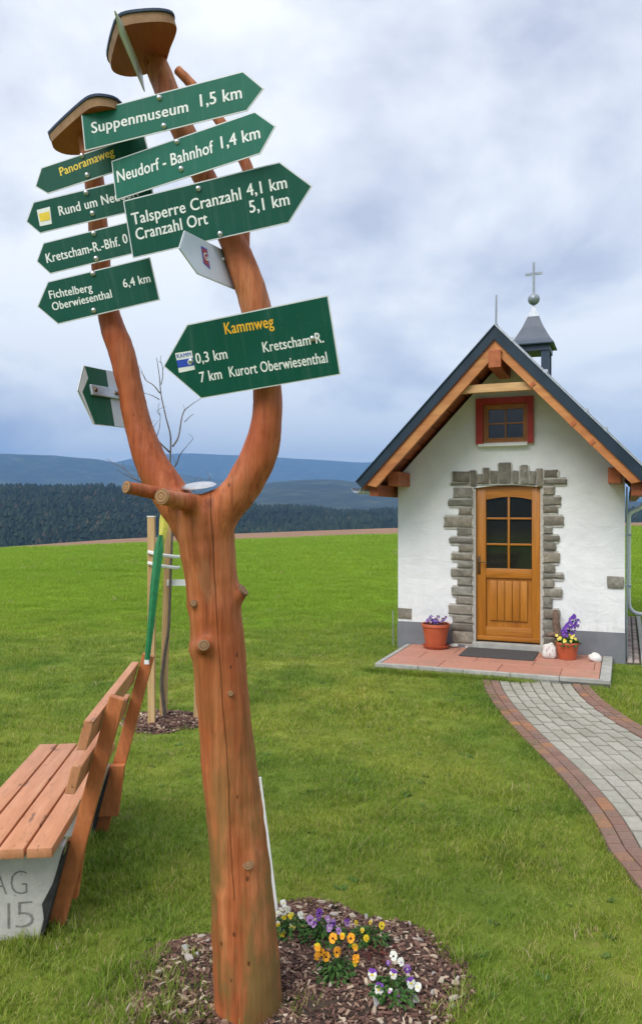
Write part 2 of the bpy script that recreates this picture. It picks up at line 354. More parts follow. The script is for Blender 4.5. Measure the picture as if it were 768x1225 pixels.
def dry():
    m = MT('dry_grass', .7, 0, 'World'); m.col(m.ramp(m.island(), [(0, (.20, .13, .07)), (.5, (.36, .23, .15)), (1, (.42, .33, .20))])); return m.m
M['dry'] = dry()
def groundmat():
    m = MT('lawn_soil', .9, 0, 'World')
    k = m.ramp(m.noise(9, 6, .7), [(.3, (.15, .21, .03)), (.55, (.22, .29, .05)), (.75, (.32, .28, .11))])
    k = m.mix(1, k, m.ramp(m.noise(1.1, 4, .6), [(.3, (.7, .82, .7)), (.7, (1.25, 1.1, 1.1))]), 'MULTIPLY')
    m.col(k); m.b.inputs['Specular IOR Level'].default_value = .05; m.bump(m.noise(60, 6, .75), 1, .02); return m.m
def fieldmat():
    m = MT('meadow', .9, 0, 'World')
    k = m.ramp(m.noise(5, 7, .75), [(.3, (.15, .27, .016)), (.7, (.205, .335, .026))])
    k = m.mix(1, k, m.ramp(m.noise(.16, 5, .6, (1, .35, 1)), [(.3, (.80, .88, .8)), (.7, (1.18, 1.07, 1.1))]), 'MULTIPLY')
    m.col(k); m.b.inputs['Specular IOR Level'].default_value = .05; m.bump(m.noise(6, 6, .8), 1, .08); return m.m
M['lawn'] = groundmat(); M['field'] = fieldmat()
M['plough'] = simple('ploughed_soil', (.21, .115, .065), (.30, .17, .10), .95, sc_=.6, bump=.6, bd=.3, coord='World', scale=(.3, 1, 1))
M['valley'] = simple('valley_green', (.03, .05, .02), (.05, .08, .025), .95, sc_=.02, bump=0, coord='World')
def hillmat():
    m = MT('wooded_hills', .95, 0, 'World')
    k = m.ramp(m.noise(.010, 9, .75), [(.35, (.004, .012, .010)), (.48, (.014, .030, .020)), (.56, (.035, .058, .034)), (.63, (.10, .11, .07)), (.70, (.20, .20, .17))])
    m.col(k); m.bump(m.noise(.02, 8, .8), .8, 25); return m.m
M['hill'] = hillmat()

# ------------------------------------------------------------ ground sheet (rings share borders)
def prof(pts):
    a = [math.atan2(p[0] - CX, F) for p in pts]; t = [(CY - p[1]) / F * math.cos(x) for p, x in zip(pts, a)]
    return lambda th: float(np.interp(th, a, t))
c80 = prof([(-200, 680), (0, 659.5), (130, 653.5), (230, 649), (475, 639.5), (768, 631), (1000, 626)])
c110 = prof([(-200, 668), (0, 655), (130, 645.5), (230, 640.5), (475, 631.5), (768, 625), (1000, 620)])
pfor = prof([(-200, 590), (0, 590), (130, 591), (200, 598), (320, 615), (475, 618), (768, 618), (1000, 610)])
pmid = prof([(-200, 590), (0, 592), (150, 590), (300, 583), (330, 577), (400, 574), (475, 580), (768, 600), (1000, 590)])
pl = prof([(-200, 560), (-60, 548), (0, 543), (60, 545), (120, 551), (160, 558), (240, 572), (400, 590), (1000, 605)])
pfar = prof([(-200, 570), (100, 562), (150, 551), (180, 545), (215, 543), (290, 545), (350, 549), (430, 554), (475, 553), (620, 575), (768, 597), (1000, 590)])
def knots(th):
    e = 0.0
    k = [(0, 0), (11, 0), (80, EYE + 80 * c80(th)), (112, EYE + 112 * c110(th)), (190, -9), (420, -42), (1000, EYE + 1000 * pfor(th)), (1350, -20),
         (2600, EYE + 2600 * pmid(th)), (3300, 20), (4700, EYE + 4700 * pl(th)), (5600, 60), (7600, EYE + 7600 * pfar(th)), (9200, 100)]
    return k
def gz(x, y):
    d_ = (x - .936) * .3665 + (y - 9.36) * .930
    a = max(0, min(1, (d_ + 3.4) / 2.0)); b = max(0, min(1, (d_ - 5) / 8)); return .055 * a * a * (3 - 2 * a) * (1 - b * b * (3 - 2 * b))
def hz(x, y):
    r = math.hypot(x, y); th = math.atan2(x, y)
    th = max(-.62, min(.62, th)) if abs(th) < 1.6 else (.62 if th > 0 else -.62) * (1 - (abs(th) - 1.6) / 1.55 )
    k = knots(th)
    for (r0, z0), (r1, z1) in zip(k, k[1:]):
        if r <= r1:
            t = (r - r0) / (r1 - r0)
            if r0 == 11: t = t * t
            elif r0 == 80: t = t
            else: t = t * t * (3 - 2 * t)
            z = z0 + (z1 - z0) * t; break
    else: z = k[-1][1]
    if r > 500:
        amp = min(1, (r - 500) / 1500); z += amp * 9 * mnoise.fractal(Vector((x / 420, y / 420, 1.3)), 1, 2, 5)
    elif 12 < r < 112: z += .05 * min(1, (r - 12) / 30) * mnoise.noise(Vector((x / 6, y / 6, 0)))
    return z + gz(x, y)
rs = [0, .6, 1.2, 2, 3, 4, 4.5, 5, 5.5, 6, 6.5, 7, 7.5, 8, 9, 10, 11] + list(np.linspace(14, 80, 18)) + list(np.linspace(86, 112, 4)) + list(np.linspace(130, 460, 8)) + list(np.linspace(520, 1350, 14)) + list(np.linspace(1450, 9200, 60))
ths = sorted(set([round(x, 4) for x in np.linspace(-.62, .62, 156)] + [round(x, 4) for x in np.linspace(.62, 2 * math.pi - .62, 90)]))[:-1]
grid = [[(r * math.sin(t), r * math.cos(t), hz(r * math.sin(t), r * math.cos(t)) if r > 0 else 0.0) for t in ths] for r in rs]
def ring(name, r0, r1, mat, label=None):
    i0 = rs.index(r0); i1 = rs.index(r1); n = len(ths)
    vs_ = [p for i in range(i0, i1 + 1) for p in grid[i]]
    fs = [(a*n+k, a*n+(k+1) % n, (a+1)*n+(k+1) % n, (a+1)*n+k) for a in range(i1-i0) for k in range(n)]
    me = bpy.data.meshes.new(name); me.from_pydata(vs_, [], fs); me.validate(); me.shade_smooth()
    bm = bmesh.new(); bm.from_mesh(me); bmesh.ops.recalc_face_normals(bm, faces=bm.faces)
    up = sum(f.normal.z for f in bm.faces)
    if up < 0: bmesh.ops.reverse_faces(bm, faces=bm.faces)
    bm.to_mesh(me); bm.free()
    o = link(name, me, mat); tag(o, kind='structure'); return o
ring('lawn', 0, 11, M['lawn']); ring('meadow', 11, 80.0, M['field']); ring('ploughed_field', 80.0, 112.0, M['plough'])
ring('valley', 112.0, 460.0, M['valley']); ring('hills', 460.0, 9200.0, M['hill'])

# forest beyond the field: one mass of conifers
def forest():
    vs_ = []; fs = []
    def tree(x, y, z, h, r):
        b = len(vs_); s = 5; a0 = random.random() * 6
        lv = [(0.10, 1.0), (.42, .62), (.40, .80), (.70, .34), (.68, .46)]
        lx = random.uniform(-.02, .02) * h
        for t, q in lv:
            for k in range(s):
                a = a0 + 2 * math.pi * k / s + t * 3; rr = r * q * random.uniform(.75, 1.25); vs_.append((x + rr * math.cos(a) + lx * t, y + rr * math.sin(a), z + h * t * random.uniform(.97, 1.03)))
        vs_.append((x + lx, y, z + h)); top = b + 5 * s
        for (i, j) in ((0, 1), (2, 3)):
            for k in range(s): fs.append((b+i*s+k, b+i*s+(k+1) % s, b+j*s+(k+1) % s, b+j*s+k))
        for k in range(s): fs.append((b+4*s+k, b+4*s+(k+1) % s, top))
    for i in range(17000):
        th = random.uniform(-.56, .56); r = 500 + 570 * random.random() ** .85
        x = r * math.sin(th); y = r * math.cos(th)
        n = mnoise.noise(Vector((x / 90, y / 90, 5)))
        if n > .5: continue
        h = random.uniform(8, 15) * (1 + .4 * n); tree(x, y, hz(x, y) - 1.5, h, h * random.uniform(.24, .42))
    me = bpy.data.meshes.new('forest'); me.from_pydata(vs_, [], fs)
    m = MT('conifer_forest', .95, 0, 'World')
    k = m.ramp(m.island(), [(0, (.006, .018, .012)), (.6, (.011, .028, .016)), (.93, (.018, .036, .018)), (.96, (.045, .042, .026)), (1, (.06, .052, .035))])
    k = m.mix(1, k, m.ramp(m.noise(.010, 5, .7), [(.3, (.55, .7, .7)), (.5, (1.05, 1.0, .95)), (.60, (1.6, 1.35, 1.2)), (.68, (3.6, 2.5, 2.0))]), 'MULTIPLY'); m.col(k)
    o = link('forest', me, m.m); tag(o, 'dense dark conifer forest on the slope beyond the green field', 'forest', kind='stuff')
forest()

# haze: closed box of pale air
hz_m = bpy.data.materials.new('haze_air'); hz_m.use_nodes = True; t_ = hz_m.node_tree; t_.nodes.clear()
pv = t_.nodes.new('ShaderNodeVolumePrincipled'); pv.inputs['Density'].default_value = 1.75e-4; pv.inputs['Color'].default_value = (.24, .50, .96, 1)
oo = t_.nodes.new('ShaderNodeOutputMaterial'); t_.links.new(pv.outputs[0], oo.inputs['Volume'])
tag(MB().box((-9600, -9600, -120), (9600, 9600, 720)).obj('haze', hz_m), 'thin blue haze over the distant hills', 'haze', kind='stuff')

# ------------------------------------------------------------ chapel
U = Vector((.930, -.3665, 0)); D = Vector((.3665, .930, 0)); CO = Vector((.936, 9.36, 0))
RZ = -math.atan2(.3665, .930)
def L2W(u, v, z=0): return CO + U * u + D * v + Vector((0, 0, z))
def fac(px, py, d=0.0):
    a = np.array([[U.x, -(px - CX) / F], [U.y, -1]]); o = CO - D * d
    u, t = np.linalg.solve(a, [-o.x, -o.y]); return float(u), float((CY - py) / F * t + EYE)
WID = 2.565; LEN = 4.0; MIDU = 1.275; RID = 3.695; EAV = 2.05; EL = -.277; ER = 2.83; OV = .72
SL = (RID - EAV) / (MIDU - EL)
def roofz(u): return RID - abs(u - MIDU) * SL
chapel = tag(empty('chapel', CO, RZ), 'small white rendered chapel with steep dark roof, stone door surround and belfry', 'chapel')
# front wall with door and window openings
DU0, DU1, DZ1, DZC = .917, 1.693, 2.0, 2.03
wt = .30
th_roof = .20     # roof build-up below the outer surface
def wz(u): return roofz(u) - th_roof
TD = .155
xs = [0, DU0, 1.02, 1.53, DU1, WID]
wm = MB()
def panel(poly): wm.prism([(u, 0, z) for u, z in poly], (0, wt, 0))
w0u, w0z = fac(578, 530); w1u, w1z = fac(631, 482); w1z = max(w1z, w0z + .2)
arc = [(DU0 + (DU1 - DU0) * i / 10, DZ1 - .0 + .03 * math.sin(math.pi * i / 10)) for i in range(11)]
panel([(0, 0), (DU0, 0), (DU0, wz(DU0)), (0, wz(0))])
panel([(DU1, 0), (WID, 0), (WID, wz(WID)), (DU1, wz(DU1))])
panel(arc + [(DU1, w0z), (DU0, w0z)])
panel([(DU0, w0z), (w0u, w0z), (w0u, wz(w0u)), (DU0, wz(DU0))])
panel([(w1u, w0z), (DU1, w0z), (DU1, wz(DU1)), (w1u, wz(w1u))])
panel([(w0u, w1z), (w1u, w1z), (w1u, wz(w1u)), (MIDU, wz(MIDU)), (w0u, wz(w0u))])
wm.prism([(0, LEN - wt, 0), (WID, LEN - wt, 0), (WID, LEN - wt, wz(WID)), (MIDU, LEN - wt, wz(MIDU)), (0, LEN - wt, wz(0))], (0, wt, 0))
wm.prism([(0, wt, 0), (wt, wt, 0), (wt, wt, wz(wt)), (0, wt, wz(0))], (0, LEN - 2 * wt, 0))
wm.prism([(WID - wt, wt, 0), (WID, wt, 0), (WID, wt, wz(WID)), (WID - wt, wt, wz(WID - wt))], (0, LEN - 2 * wt, 0))
wall = wm.obj('wall', M['stucco'], chapel)
wm = MB().box((.3, .3, .08), (WID - .3, LEN - .3, .1)); wm.obj('floor', M['tile'], chapel)
# plinth, 6 mm proud
pz = .395
mp = MB().box((-.006, -.006, -.3), (DU0 - .1, .1, pz)).box((DU1 + .1, -.006, -.3), (WID + .006, .1, pz)).box((-.006, .1, -.3), (.05, LEN, pz)).box((WID - .05, .1, -.3), (WID + .006, LEN, pz))
mp.obj('plinth', M['plinth'], chapel)
# mortar bed and surround stones
sur = MB()
mort = []
C4 = lambda x, y: (520 + x / 4.2667, 550 + y / 4.2667)
stones = [(92,58,180,112),(84,113,175,128),(95,143,178,195),(70,205,178,235),(122,243,178,280),(46,290,178,343),(112,352,178,385),(76,397,178,425),(122,435,178,467),(84,478,178,510),(114,520,178,548),(82,560,180,595),(116,605,178,640),(86,650,178,690),(112,700,180,735),(68,745,180,785),(92,797,180,828),(86,838,180,868),(92,878,180,930),
 (180,52,210,135),(218,72,245,122),(248,40,277,125),(283,55,320,122),(327,15,387,122),(397,55,425,122),(438,27,473,125),(483,58,512,128),(518,45,550,140),(557,52,625,92),
 (552,98,673,125),(552,140,610,180),(552,190,645,232),(552,240,625,272),(552,288,657,333),(552,345,600,378),(552,388,634,415),(552,425,615,463),(552,475,635,525),(552,535,612,575),(552,583,657,605),(552,612,605,652),(552,660,650,697),(552,705,600,755),(552,767,638,808),(552,820,630,862),(552,868,640,900),(552,908,615,940)]
def mk_stone(u0, z0, u1, z1, dep=.030):
    b = MB(); nz = 3; j = lambda s=.005: random.uniform(-s, s)
    w_ = u1 - u0; h_ = z1 - z0
    pr = [(u0 + j(), z0 + j()), (u0 + w_ * .5, z0 + j()), (u1 + j(), z0 + j()), (u1 + j(.012), z0 + h_ * .5), (u1 + j(), z1 + j()), (u0 + w_ * .5, z1 + j()), (u0 + j(), z1 + j()), (u0 + j(.012), z0 + h_ * .5)]
    cu = (u0 + u1) / 2; cz = (z0 + z1) / 2; dd = dep + j(.004)
    back = [(u, .01, z) for u, z in pr]; mid = [(u, -dd * .7, z) for u, z in pr]
    fr = [(cu + (u - cu) * (1 - .012 / max(w_ / 2, .02)), -dd + j(.003), cz + (z - cz) * (1 - .010 / max(h_ / 2, .02))) for u, z in pr]
    n = 8; vs_ = back + mid + fr + [(cu, -dd - .006, cz)]
    fs = [(i, (i+1) % n, n+(i+1) % n, n+i) for i in range(n)] + [(n+i, n+(i+1) % n, 2*n+(i+1) % n, 2*n+i) for i in range(n)] + [(2*n+i, 2*n+(i+1) % n, 3*n) for i in range(n)]
    b.add(vs_, fs); return b
surround = None
mb = MB()
rects = []
for (x0, y0, x1, y1) in stones:
    a = fac(*C4(x0, y1)); b = fac(*C4(x1, y0)); u0_, z0_, u1_, z1_ = a[0], a[1], b[0], b[1]
    if u1_ < DU0 + .03 and z0_ < 2.0: u1_ = DU0 - .012
    if u0_ > DU1 - .03 and z0_ < 2.0: u0_ = DU1 + .012
    rects.append((u0_, z0_, u1_, z1_))
# mortar follows the toothed outline of the stones, 12 mm proud of the wall
for (u0, z0, u1, z1) in rects:
    side = 'l' if u1 < .93 and z0 < 2.02 else ('r' if u0 > 1.66 and z0 < 2.04 else 't')
    if side == 'l': mb.box((u0 + .012, -.014, z0 - .022), (DU0, .02, z1 + .022))
    elif side == 'r': mb.box((DU1, -.014, z0 - .022), (u1 - .012, .02, z1 + .022))
    else: mb.box((u0 - .018, -.0145, 2.035), (u1 + .018, .02, z1 - .01))
mb.box((DU0 - .085, -.0135, .15), (DU0 + .001, .02, 2.03)).box((DU1 - .001, -.0135, .15), (DU1 + .085, .02, 2.03))
surround = mb.obj('door_surround', M['mortar'], chapel)
for (u0, z0, u1, z1) in rects: sm(mk_stone(u0, z0, u1, z1).obj('stone', M['stone'], surround), 35)
for q in (((736, 705), (734.5, 687.5), True), ):
    pass
def accent(px0, py0, px1, py1):
    a = fac(px0, py1); b = fac(px1, py0); o = mk_stone(a[0], a[1], b[0], b[1], .020).obj('accent_stone', M['stone'], chapel); sm(o, 35)
accent(725.5, 690, 746, 703); accent(476.5, 728, 492, 739)
# stone dressings inside door opening (reveal plaster strip)
MB().box((DU0 - .001, .0, .15), (DU0 + .022, .10, 1.99)).box((DU1 - .022, 0, .15), (DU1 + .001, .10, 1.99)).obj('door_reveal', M['mortar'], chapel)
# door
door = link('door', MB().box((DU0 + .02, .085, .21), (DU1 - .02, .125, 2.01)).mesh('door_leaf', M['door']), None, chapel)
tz0, tz1 = .215, 2.018
gu0, gz0 = fac(580.5, 680); gu1, gz1 = fac(634.8, 594.5)
def dbox(name, lo, hi, mat='door', par=None, bev=.004): return sm(MB().box(lo, hi).obj(name, M[mat], par or door, bevel=bev), 30)
f0 = .045
dbox('stile', (DU0 + .022, f0, tz0), (gu0 - .004, .09, tz1)); dbox('stile', (gu1 + .004, f0, tz0), (DU1 - .022, .09, tz1))
top = MB(); n = 10
pts = [(gu0 - .003, gz1 - .03)] + [(gu0 - .003 + (gu1 - gu0 + .006) * i / n, gz1 - .03 + .035 * math.sin(math.pi * i / n)) for i in range(1, n)] + [(gu1 + .003, gz1 - .03), (gu1 + .003, tz1), (gu0 - .003, tz1)]
top.prism([(u, f0 + .002, z) for u, z in pts], (0, .04, 0)); top.obj('top_rail', M['door_h'], door)
pu0, pz0 = fac(579, 750); pu1, pz1 = fac(636.5, 693)
dbox('middle_rail', (gu0 - .003, f0 + .002, pz1), (gu1 + .003, .09, gz0), 'door_h')
dbox('bottom_rail', (gu0 - .003, f0 + .002, tz0), (gu1 + .003, .09, pz0), 'door_h')
# glazing: six panes and bars
gm = (gu0 + gu1) / 2; zr1 = fac(606, 651.5)[1]; zr2 = fac(606, 620.3)[1]
for (a, b) in ((gu0, gm), (gm, gu1)):
    for (c_, d_) in ((gz0, zr1), (zr1, zr2), (zr2, gz1)):
        MB().box((a, .078, c_), (b, .083, d_)).obj('pane', M['glass'], door)
dbox('glazing_bar', (gm - .012, f0 + .006, gz0), (gm + .012, .08, gz1), bev=.003)
for zr in (zr1, zr2):
    for (a, b) in ((gu0, gm - .012), (gm + .012, gu1)): dbox('glazing_bar', (a, f0 + .010, zr - .011), (b, .08, zr + .011), 'door_h', bev=.003)
# lower panel frame and vertical boards
bu0, bz0 = fac(584.5, 742.5); bu1, bz1 = fac(630, 696.5)
MB().box((gu0, .072, pz0), (gu1, .09, pz1)).obj('lower_panel', M['door'], door)
nb = 5
for i in range(nb):
    a = bu0 + (bu1 - bu0) * i / nb; b = bu0 + (bu1 - bu0) * (i + 1) / nb; dbox('board', (a + .003, .052, bz0), (b - .003, .075, bz1), bev=.005)
dbox('drip_board', (DU0 + .03, f0 - .012, .225), (DU1 - .03, f0 + .002, .27), 'door_h')
hu, hz_ = fac(571.8, 676)
sm(MB().box((hu - .018, f0 - .008, hz_ - .11), (hu + .018, f0, hz_ + .11)).obj('handle_plate', M['bronze'], door, bevel=.004))
sm(MB().tube([(hu, f0, hz_ + .04), (hu, f0 - .045, hz_ + .04), (hu + .02, f0 - .05, hz_ + .04), (hu + .10, f0 - .05, hz_ + .035)], .008, 8).obj('handle', M['bronze'], door), 60)
MB().box((DU0 - .01, -.05, .125), (DU1 + .01, .12, .20)).obj('threshold', M['kerb'], chapel, bevel=.006)
# window
win = empty('window', (0, 0, 0)); win.parent = chapel
r0u, r0z = fac(569.8, 532); r1u, r1z = fac(638, 474)
fr = MB(); 
for (lo, hi) in (((r0u, r0z), (w0u, r1z)), ((w1u, r0z), (r1u, r1z)), ((w0u, w1z), (w1u, r1z)), ): fr.box((lo[0], -.05, lo[1]), (hi[0], .06, hi[1]))
fr.obj('red_surround', M['redframe'], win)
wz0 = w0z; 
wf = .03
fw = MB().box((w0u, .0, wz0), (w0u + wf, .05, w1z)).box((w1u - wf, .0, wz0), (w1u, .05, w1z)).box((w0u + wf, .001, wz0), (w1u - wf, .05, wz0 + wf)).box((w0u + wf, .001, w1z - wf), (w1u - wf, .05, w1z))
fw.obj('frame', M['door'], win, bevel=.003)
i0, i1, j0, j1 = w0u + wf, w1u - wf, wz0 + wf, w1z - wf
sf = MB().box((i0, .012, j0), (i0 + .025, .045, j1)).box((i1 - .025, .012, j0), (i1, .045, j1)).box((i0 + .025, .013, j0), (i1 - .025, .045, j0 + .025)).box((i0 + .025, .013, j1 - .025), (i1 - .025, .045, j1))
sf.obj('sash', M['door'], win, bevel=.003)
mu = (i0 + i1) / 2; mz = (j0 + j1) / 2
MB().box((mu - .008, .018, j0), (mu + .008, .045, j1)).box((i0 + .02, .020, mz - .008), (i1 - .02, .045, mz + .008)).obj('glazing_bar', M['door'], win)
for a, b in ((i0, mu), (mu, i1)):
    for c_, d_ in ((j0, mz), (mz, j1)): MB().box((a, .040, c_), (b, .044, d_)).obj('pane', M['glass'], win)
su0, _ = fac(573, 534); su1, _ = fac(631, 534)
MB().box((su0, -.075, r0z - .03), (su1, .02, r0z)).obj('sill', M['whitewood'], win, bevel=.003)

# roof: two slopes of sheet with edge trim
rf = empty('roof', (0, 0, 0)); rf.parent = chapel
dvl = Vector((MIDU - EL, 0, RID - EAV)).normalized()
nl = Vector((-dvl.z, 0, dvl.x))
V0 = -OV; V1 = LEN + .3
for sgn, ue, nm in ((-1, EL, 0), (1, ER, 1)):
    ze = roofz(ue)
    d = Vector((MIDU - ue, 0, RID - ze)); n_ = Vector((sgn * d.z, 0, abs(d.x))).normalized()
    A = Vector((ue, V0, ze)); B = Vector((MIDU, V0, RID))
    th_ = .025
    slope = MB().prism([A, B, B - Vector((0, 0, th_ * 1.4)), A - n_ * th_], (0, V1 - V0, 0)).obj('roof_sheet', M['roof'], rf)
    # fascia sheet at the verge
    DV, WV = (.120, .290) if sgn < 0 else (.138, .268)
    MB().prism([A + n_ * .012 + Vector((0, -.012, 0)), B + Vector((0, -.012, .018)), B + Vector((0, -.012, -DV)), A - n_ * DV * .69 + Vector((0, -.012, 0))], (0, .010, 0)).obj('verge_trim', M['roof'], rf)
    MB().bar(A + n_ * .018 + Vector((0, 0, 0)), B + Vector((0, 0, .026)), .05, .012, n_).obj('verge_cap', M['galv'] if sgn > 0 else M['roof'], rf)
    # seams
    sb = MB(); k = 0; v = V0 + .45
    while v < V1:
        sb.bar(Vector((ue, v, ze)) + n_ * .012, Vector((MIDU, v, RID)) + n_ * .012, .012, .026, n_); v += .45
    sb.obj('seams', M['roof'], rf)
    # soffit boards (run along the slope direction of the eaves)
    nb = 9
    for i in range(nb):
        t0 = i / nb; t1 = (i + 1) / nb
        p0 = A + (B - A) * t0 - n_ * .075; p1 = A + (B - A) * (t1 - .006) - n_ * .075
        MB().prism([p0 - n_ * .018, p1 - n_ * .018, p1, p0], (0, V1 - V0 - .03, 0)).obj('soffit_board', M['soffit'], rf)
    # bargeboard / rake rafter
    q0 = A + (B - A) * .02; 
    MB().prism([q0 - n_ * .074 + Vector((0, .012, 0)), B + Vector((0, .012, -.10)), B + Vector((0, .012, -WV)), q0 - n_ * WV * .66 + Vector((0, .012, 0)) + (B - A) * .03], (0, .06, 0)).obj('bargeboard', M['rake'], rf)
    if sgn > 0:
        for t in (.90, .68, .42, .30):
            q = A + (B - A) * t - n_ * .155; MB().bar(q + Vector((0, .008, 0)) - d.normalized() * .02, q + Vector((0, .008, 0)) + d.normalized() * .02, .01, .06, n_).obj('joint_strap', M['purlin'], rf)
            q = A + (B - A) * t + n_ * .03; MB().box(q - Vector((.02, .015, .015)), q + Vector((.02, .03, .02))).obj('verge_clip', M['steel'], rf)
# ridge capping
MB().prism([(MIDU - .09, V0, RID - .075), (MIDU, V0, RID + .03), (MIDU + .09, V0, RID - .075), (MIDU, V0, RID + .012)], (0, V1 - V0, 0)).obj('ridge_cap', M['roof'], rf)
# collar beam and purlins
cu0, cz0 = fac(541, 458, .60); cu1, cz1 = fac(650, 458, .60)
zc = 3.02
hw = (RID - .235 - zc - .055) / SL
MB().box((MIDU - hw - .04, -.655, zc - .005), (MIDU + hw + .04, -.60, zc + .085)).obj('collar_beam', M['beam'], rf, bevel=.004)
MB().box((MIDU - .066, -.755, RID - .435), (MIDU + .066, .1, RID - .245)).obj('ridge_purlin', M['purlin'], rf, bevel=.006)
for u0, u1, nm in ((.02, .15, 0), (2.40, 2.53, 1)):
    zt = min(wz(u0), wz(u1)) + .02
    MB().box((u0, -.50, zt - .16), (u1, .1, zt)).obj('purlin', M['purlin'], rf, bevel=.005)
for u0, u1 in ((-.16, -.06), (WID + .06, WID + .16)):
    MB().box((u0, -.62, roofz(u0 if u0 < 0 else u1) - .27), (u1, LEN, roofz(u0 if u0 < 0 else u1) - .14)).obj('eaves_purlin', M['soffit'], rf)
# gutters with brackets
for sgn, ue in ((-1, EL), (1, ER)):
    g = MB(); prof_ = [(-.055, 0), (-.05, -.03), (-.03, -.052), (0, -.06), (.03, -.052), (.05, -.03), (.055, 0)]
    inner = [(x * .9, z * .9 ) for x, z in prof_[::-1]]
    cu = ue + sgn * .02; czg = EAV - .055 if sgn < 0 else roofz(ER) - .055
    g.prism([(cu + x, V0 + .02, czg + z) for x, z in prof_ + inner], (0, V1 - V0 - .02, 0)); gut = g.obj('gutter', M['galv'], chapel)
    v = V0 + .12
    while v < V1:
        MB().prism([(cu + x * 1.08, v, czg + z * 1.1) for x, z in prof_] + [(cu + x * .98, v, czg + z * .98) for x, z in prof_[::-1]], (0, .03, 0)).obj('gutter_bracket', M['whitewood'], gut); v += .34
# lightning rod
rod = MB().tube([(MIDU, V0 + .06, RID), (MIDU + .004, V0 + .06, RID + .36)], [.012, .009], 6).lathe([(.0, -.01), (.02, 0), (.02, .025), (.008, .04)], 8, (MIDU, V0 + .06, RID + .02))
rod.obj('lightning_rod', M['zinc'], chapel)
ln = MB(); B = Vector((MIDU, V0 + .10, RID + .05)); A = Vector((ER, V0 + .10, roofz(ER) + .05)); ln.tube([B, B.lerp(A, .5) + Vector((0, 0, .004)), A], .005, 6); ln.obj('lightning_wire', M['steel'], chapel)
# belfry
BV = 3.05; bu = MIDU; bh = .24
bel = empty('belfry', (bu, BV, 0)); bel.parent = chapel
zb = 4.20
for sx in (-1, 1):
    for sy in (-1, 1):
        MB().box((sx * (bh - .055) - .055, sy * (bh - .055) - .055, 3.3), (sx * (bh - .055) + .055, sy * (bh - .055) + .055, zb)).obj('post', M['belfry_dark'], bel, bevel=.004)
MB().box((-bh + .115, -bh + .01, 3.3), (bh - .115, bh - .01, 3.78)).obj('louvre_base', M['belfry_dark'], bel)
MB().box((-bh - .015, -bh - .015, zb - .07), (bh + .015, bh + .015, zb + .05)).obj('head_band', M['belfry_dark'], bel)
def pyr(ps):
    b = MB(); vs_ = []
    for h_, z in ps: vs_ += [(-h_, -h_, z), (h_, -h_, z), (h_, h_, z), (-h_, h_, z)]
    fs = [(0, 3, 2, 1)] + [(4*i+k, 4*i+(k+1) % 4, 4*i+4+(k+1) % 4, 4*i+4+k) for i in range(len(ps)-1) for k in range(4)] + [tuple(4*(len(ps)-1)+k for k in range(4))]
    return b.add(vs_, fs)
pyr([(bh + .02, zb + .01), (bh + .075, zb + .02), (bh + .078, zb + .035), (bh + .03, zb + .10), (.16, zb + .30), (.080, zb + .49)]).obj('spire_roof', M['belfry'], bel)
pyr([(.085, zb + .485), (.03, zb + .62), (.012, zb + .68)]).obj('spire_tip', M['zinc'], bel)
sm(MB().lathe([(.0, -.09), (.035, -.083), (.065, -.062), (.085, -.03), (.09, 0), (.085, .03), (.065, .062), (.035, .083), (0, .09)], 20, (0, 0, zb + .765)).obj('ball', M['zinc'], bel), 80)
zc0 = zb + .845
MB().box((-.018, -.012, zc0), (.018, .012, zc0 + .48)).box((-.125, -.0115, zc0 + .29), (.125, .0115, zc0 + .325)).obj('cross', M['zinc'], bel)
sm(MB().lathe([(.14, 3.70), (.125, 3.74), (.10, 3.80), (.085, 3.88), (.05, 3.93), (0, 3.945)], 18).obj('bell', M['bronze'], bel), 60)
# downpipe at the back right corner
pu = WID + .06
dp = MB(); ptsd = catmull([(ER + .02, LEN - .1, 1.93), (ER + .0, LEN - .1, 1.84), (ER - .06, LEN - .1, 1.77), (pu + .06, LEN - .1, 1.73), (pu + .005, LEN - .1, 1.66), (pu, LEN - .1, 1.5), (pu, LEN - .1, .8), (pu, LEN - .1, .32), (pu + .03, LEN - .1, .2), (pu + .12, LEN - .1, .14), (pu + .40, LEN - .1, .11)], 5)
sm(dp.tube(ptsd, .030, 12).obj('downpipe', M['whitewood'], chapel), 60)
for z in (1.35, .55): MB().box((WID, LEN - .14, z), (pu + .04, LEN - .06, z + .03)).obj('pipe_clamp', M['galv'], chapel)
MB().tube([(WID + .02, .25, 0), (WID + .02, .25, 1.5), (WID + .02, .2, 2.0)], .008, 6).obj('earth_cable', M['galv'], chapel)

# ------------------------------------------------------------ patio
patio = tag(empty('patio', CO, RZ), kind='structure')
PU0, PU1, PV = .12, 2.44, 1.32; PZ = .13
MB().box((PU0, -PV, -.1), (PU1, -.01, PZ - .035)).obj('base', M['joint'], patio)
def slab(lo, hi, mat, name, par): 
    o = sm(MB().box(lo, hi).obj(name, M[mat], par, bevel=.004, bseg=1), 30); return o
ew = .045
n = 5
for i in range(n):
    a = PU0 + (PU1 - PU0) * i / n; b = PU0 + (PU1 - PU0) * (i + 1) / n
    slab((a + .002, -PV, -.05), (b - .002, -PV + ew, PZ + .002), 'kerb', 'edging', patio)
for u0, u1 in ((PU1 - .10, PU1),):
    for i in range(3):
        slab((u0, -PV + ew + .004 + i * .42, -.05), (u1, -PV + ew + i * .42 + .415, PZ + .003), 'kerb', 'edging', patio)
for i in range(3): slab((PU0, -PV + ew + .004 + i * .41, -.05), (PU0 + .05, -PV + ew + i * .41 + .406, PZ + .002), 'kerb', 'edging', patio)
x0, x1 = PU0 + .054, PU1 - .104; y0, y1 = -PV + ew + .004, -.012
rows = 3; tw = .60
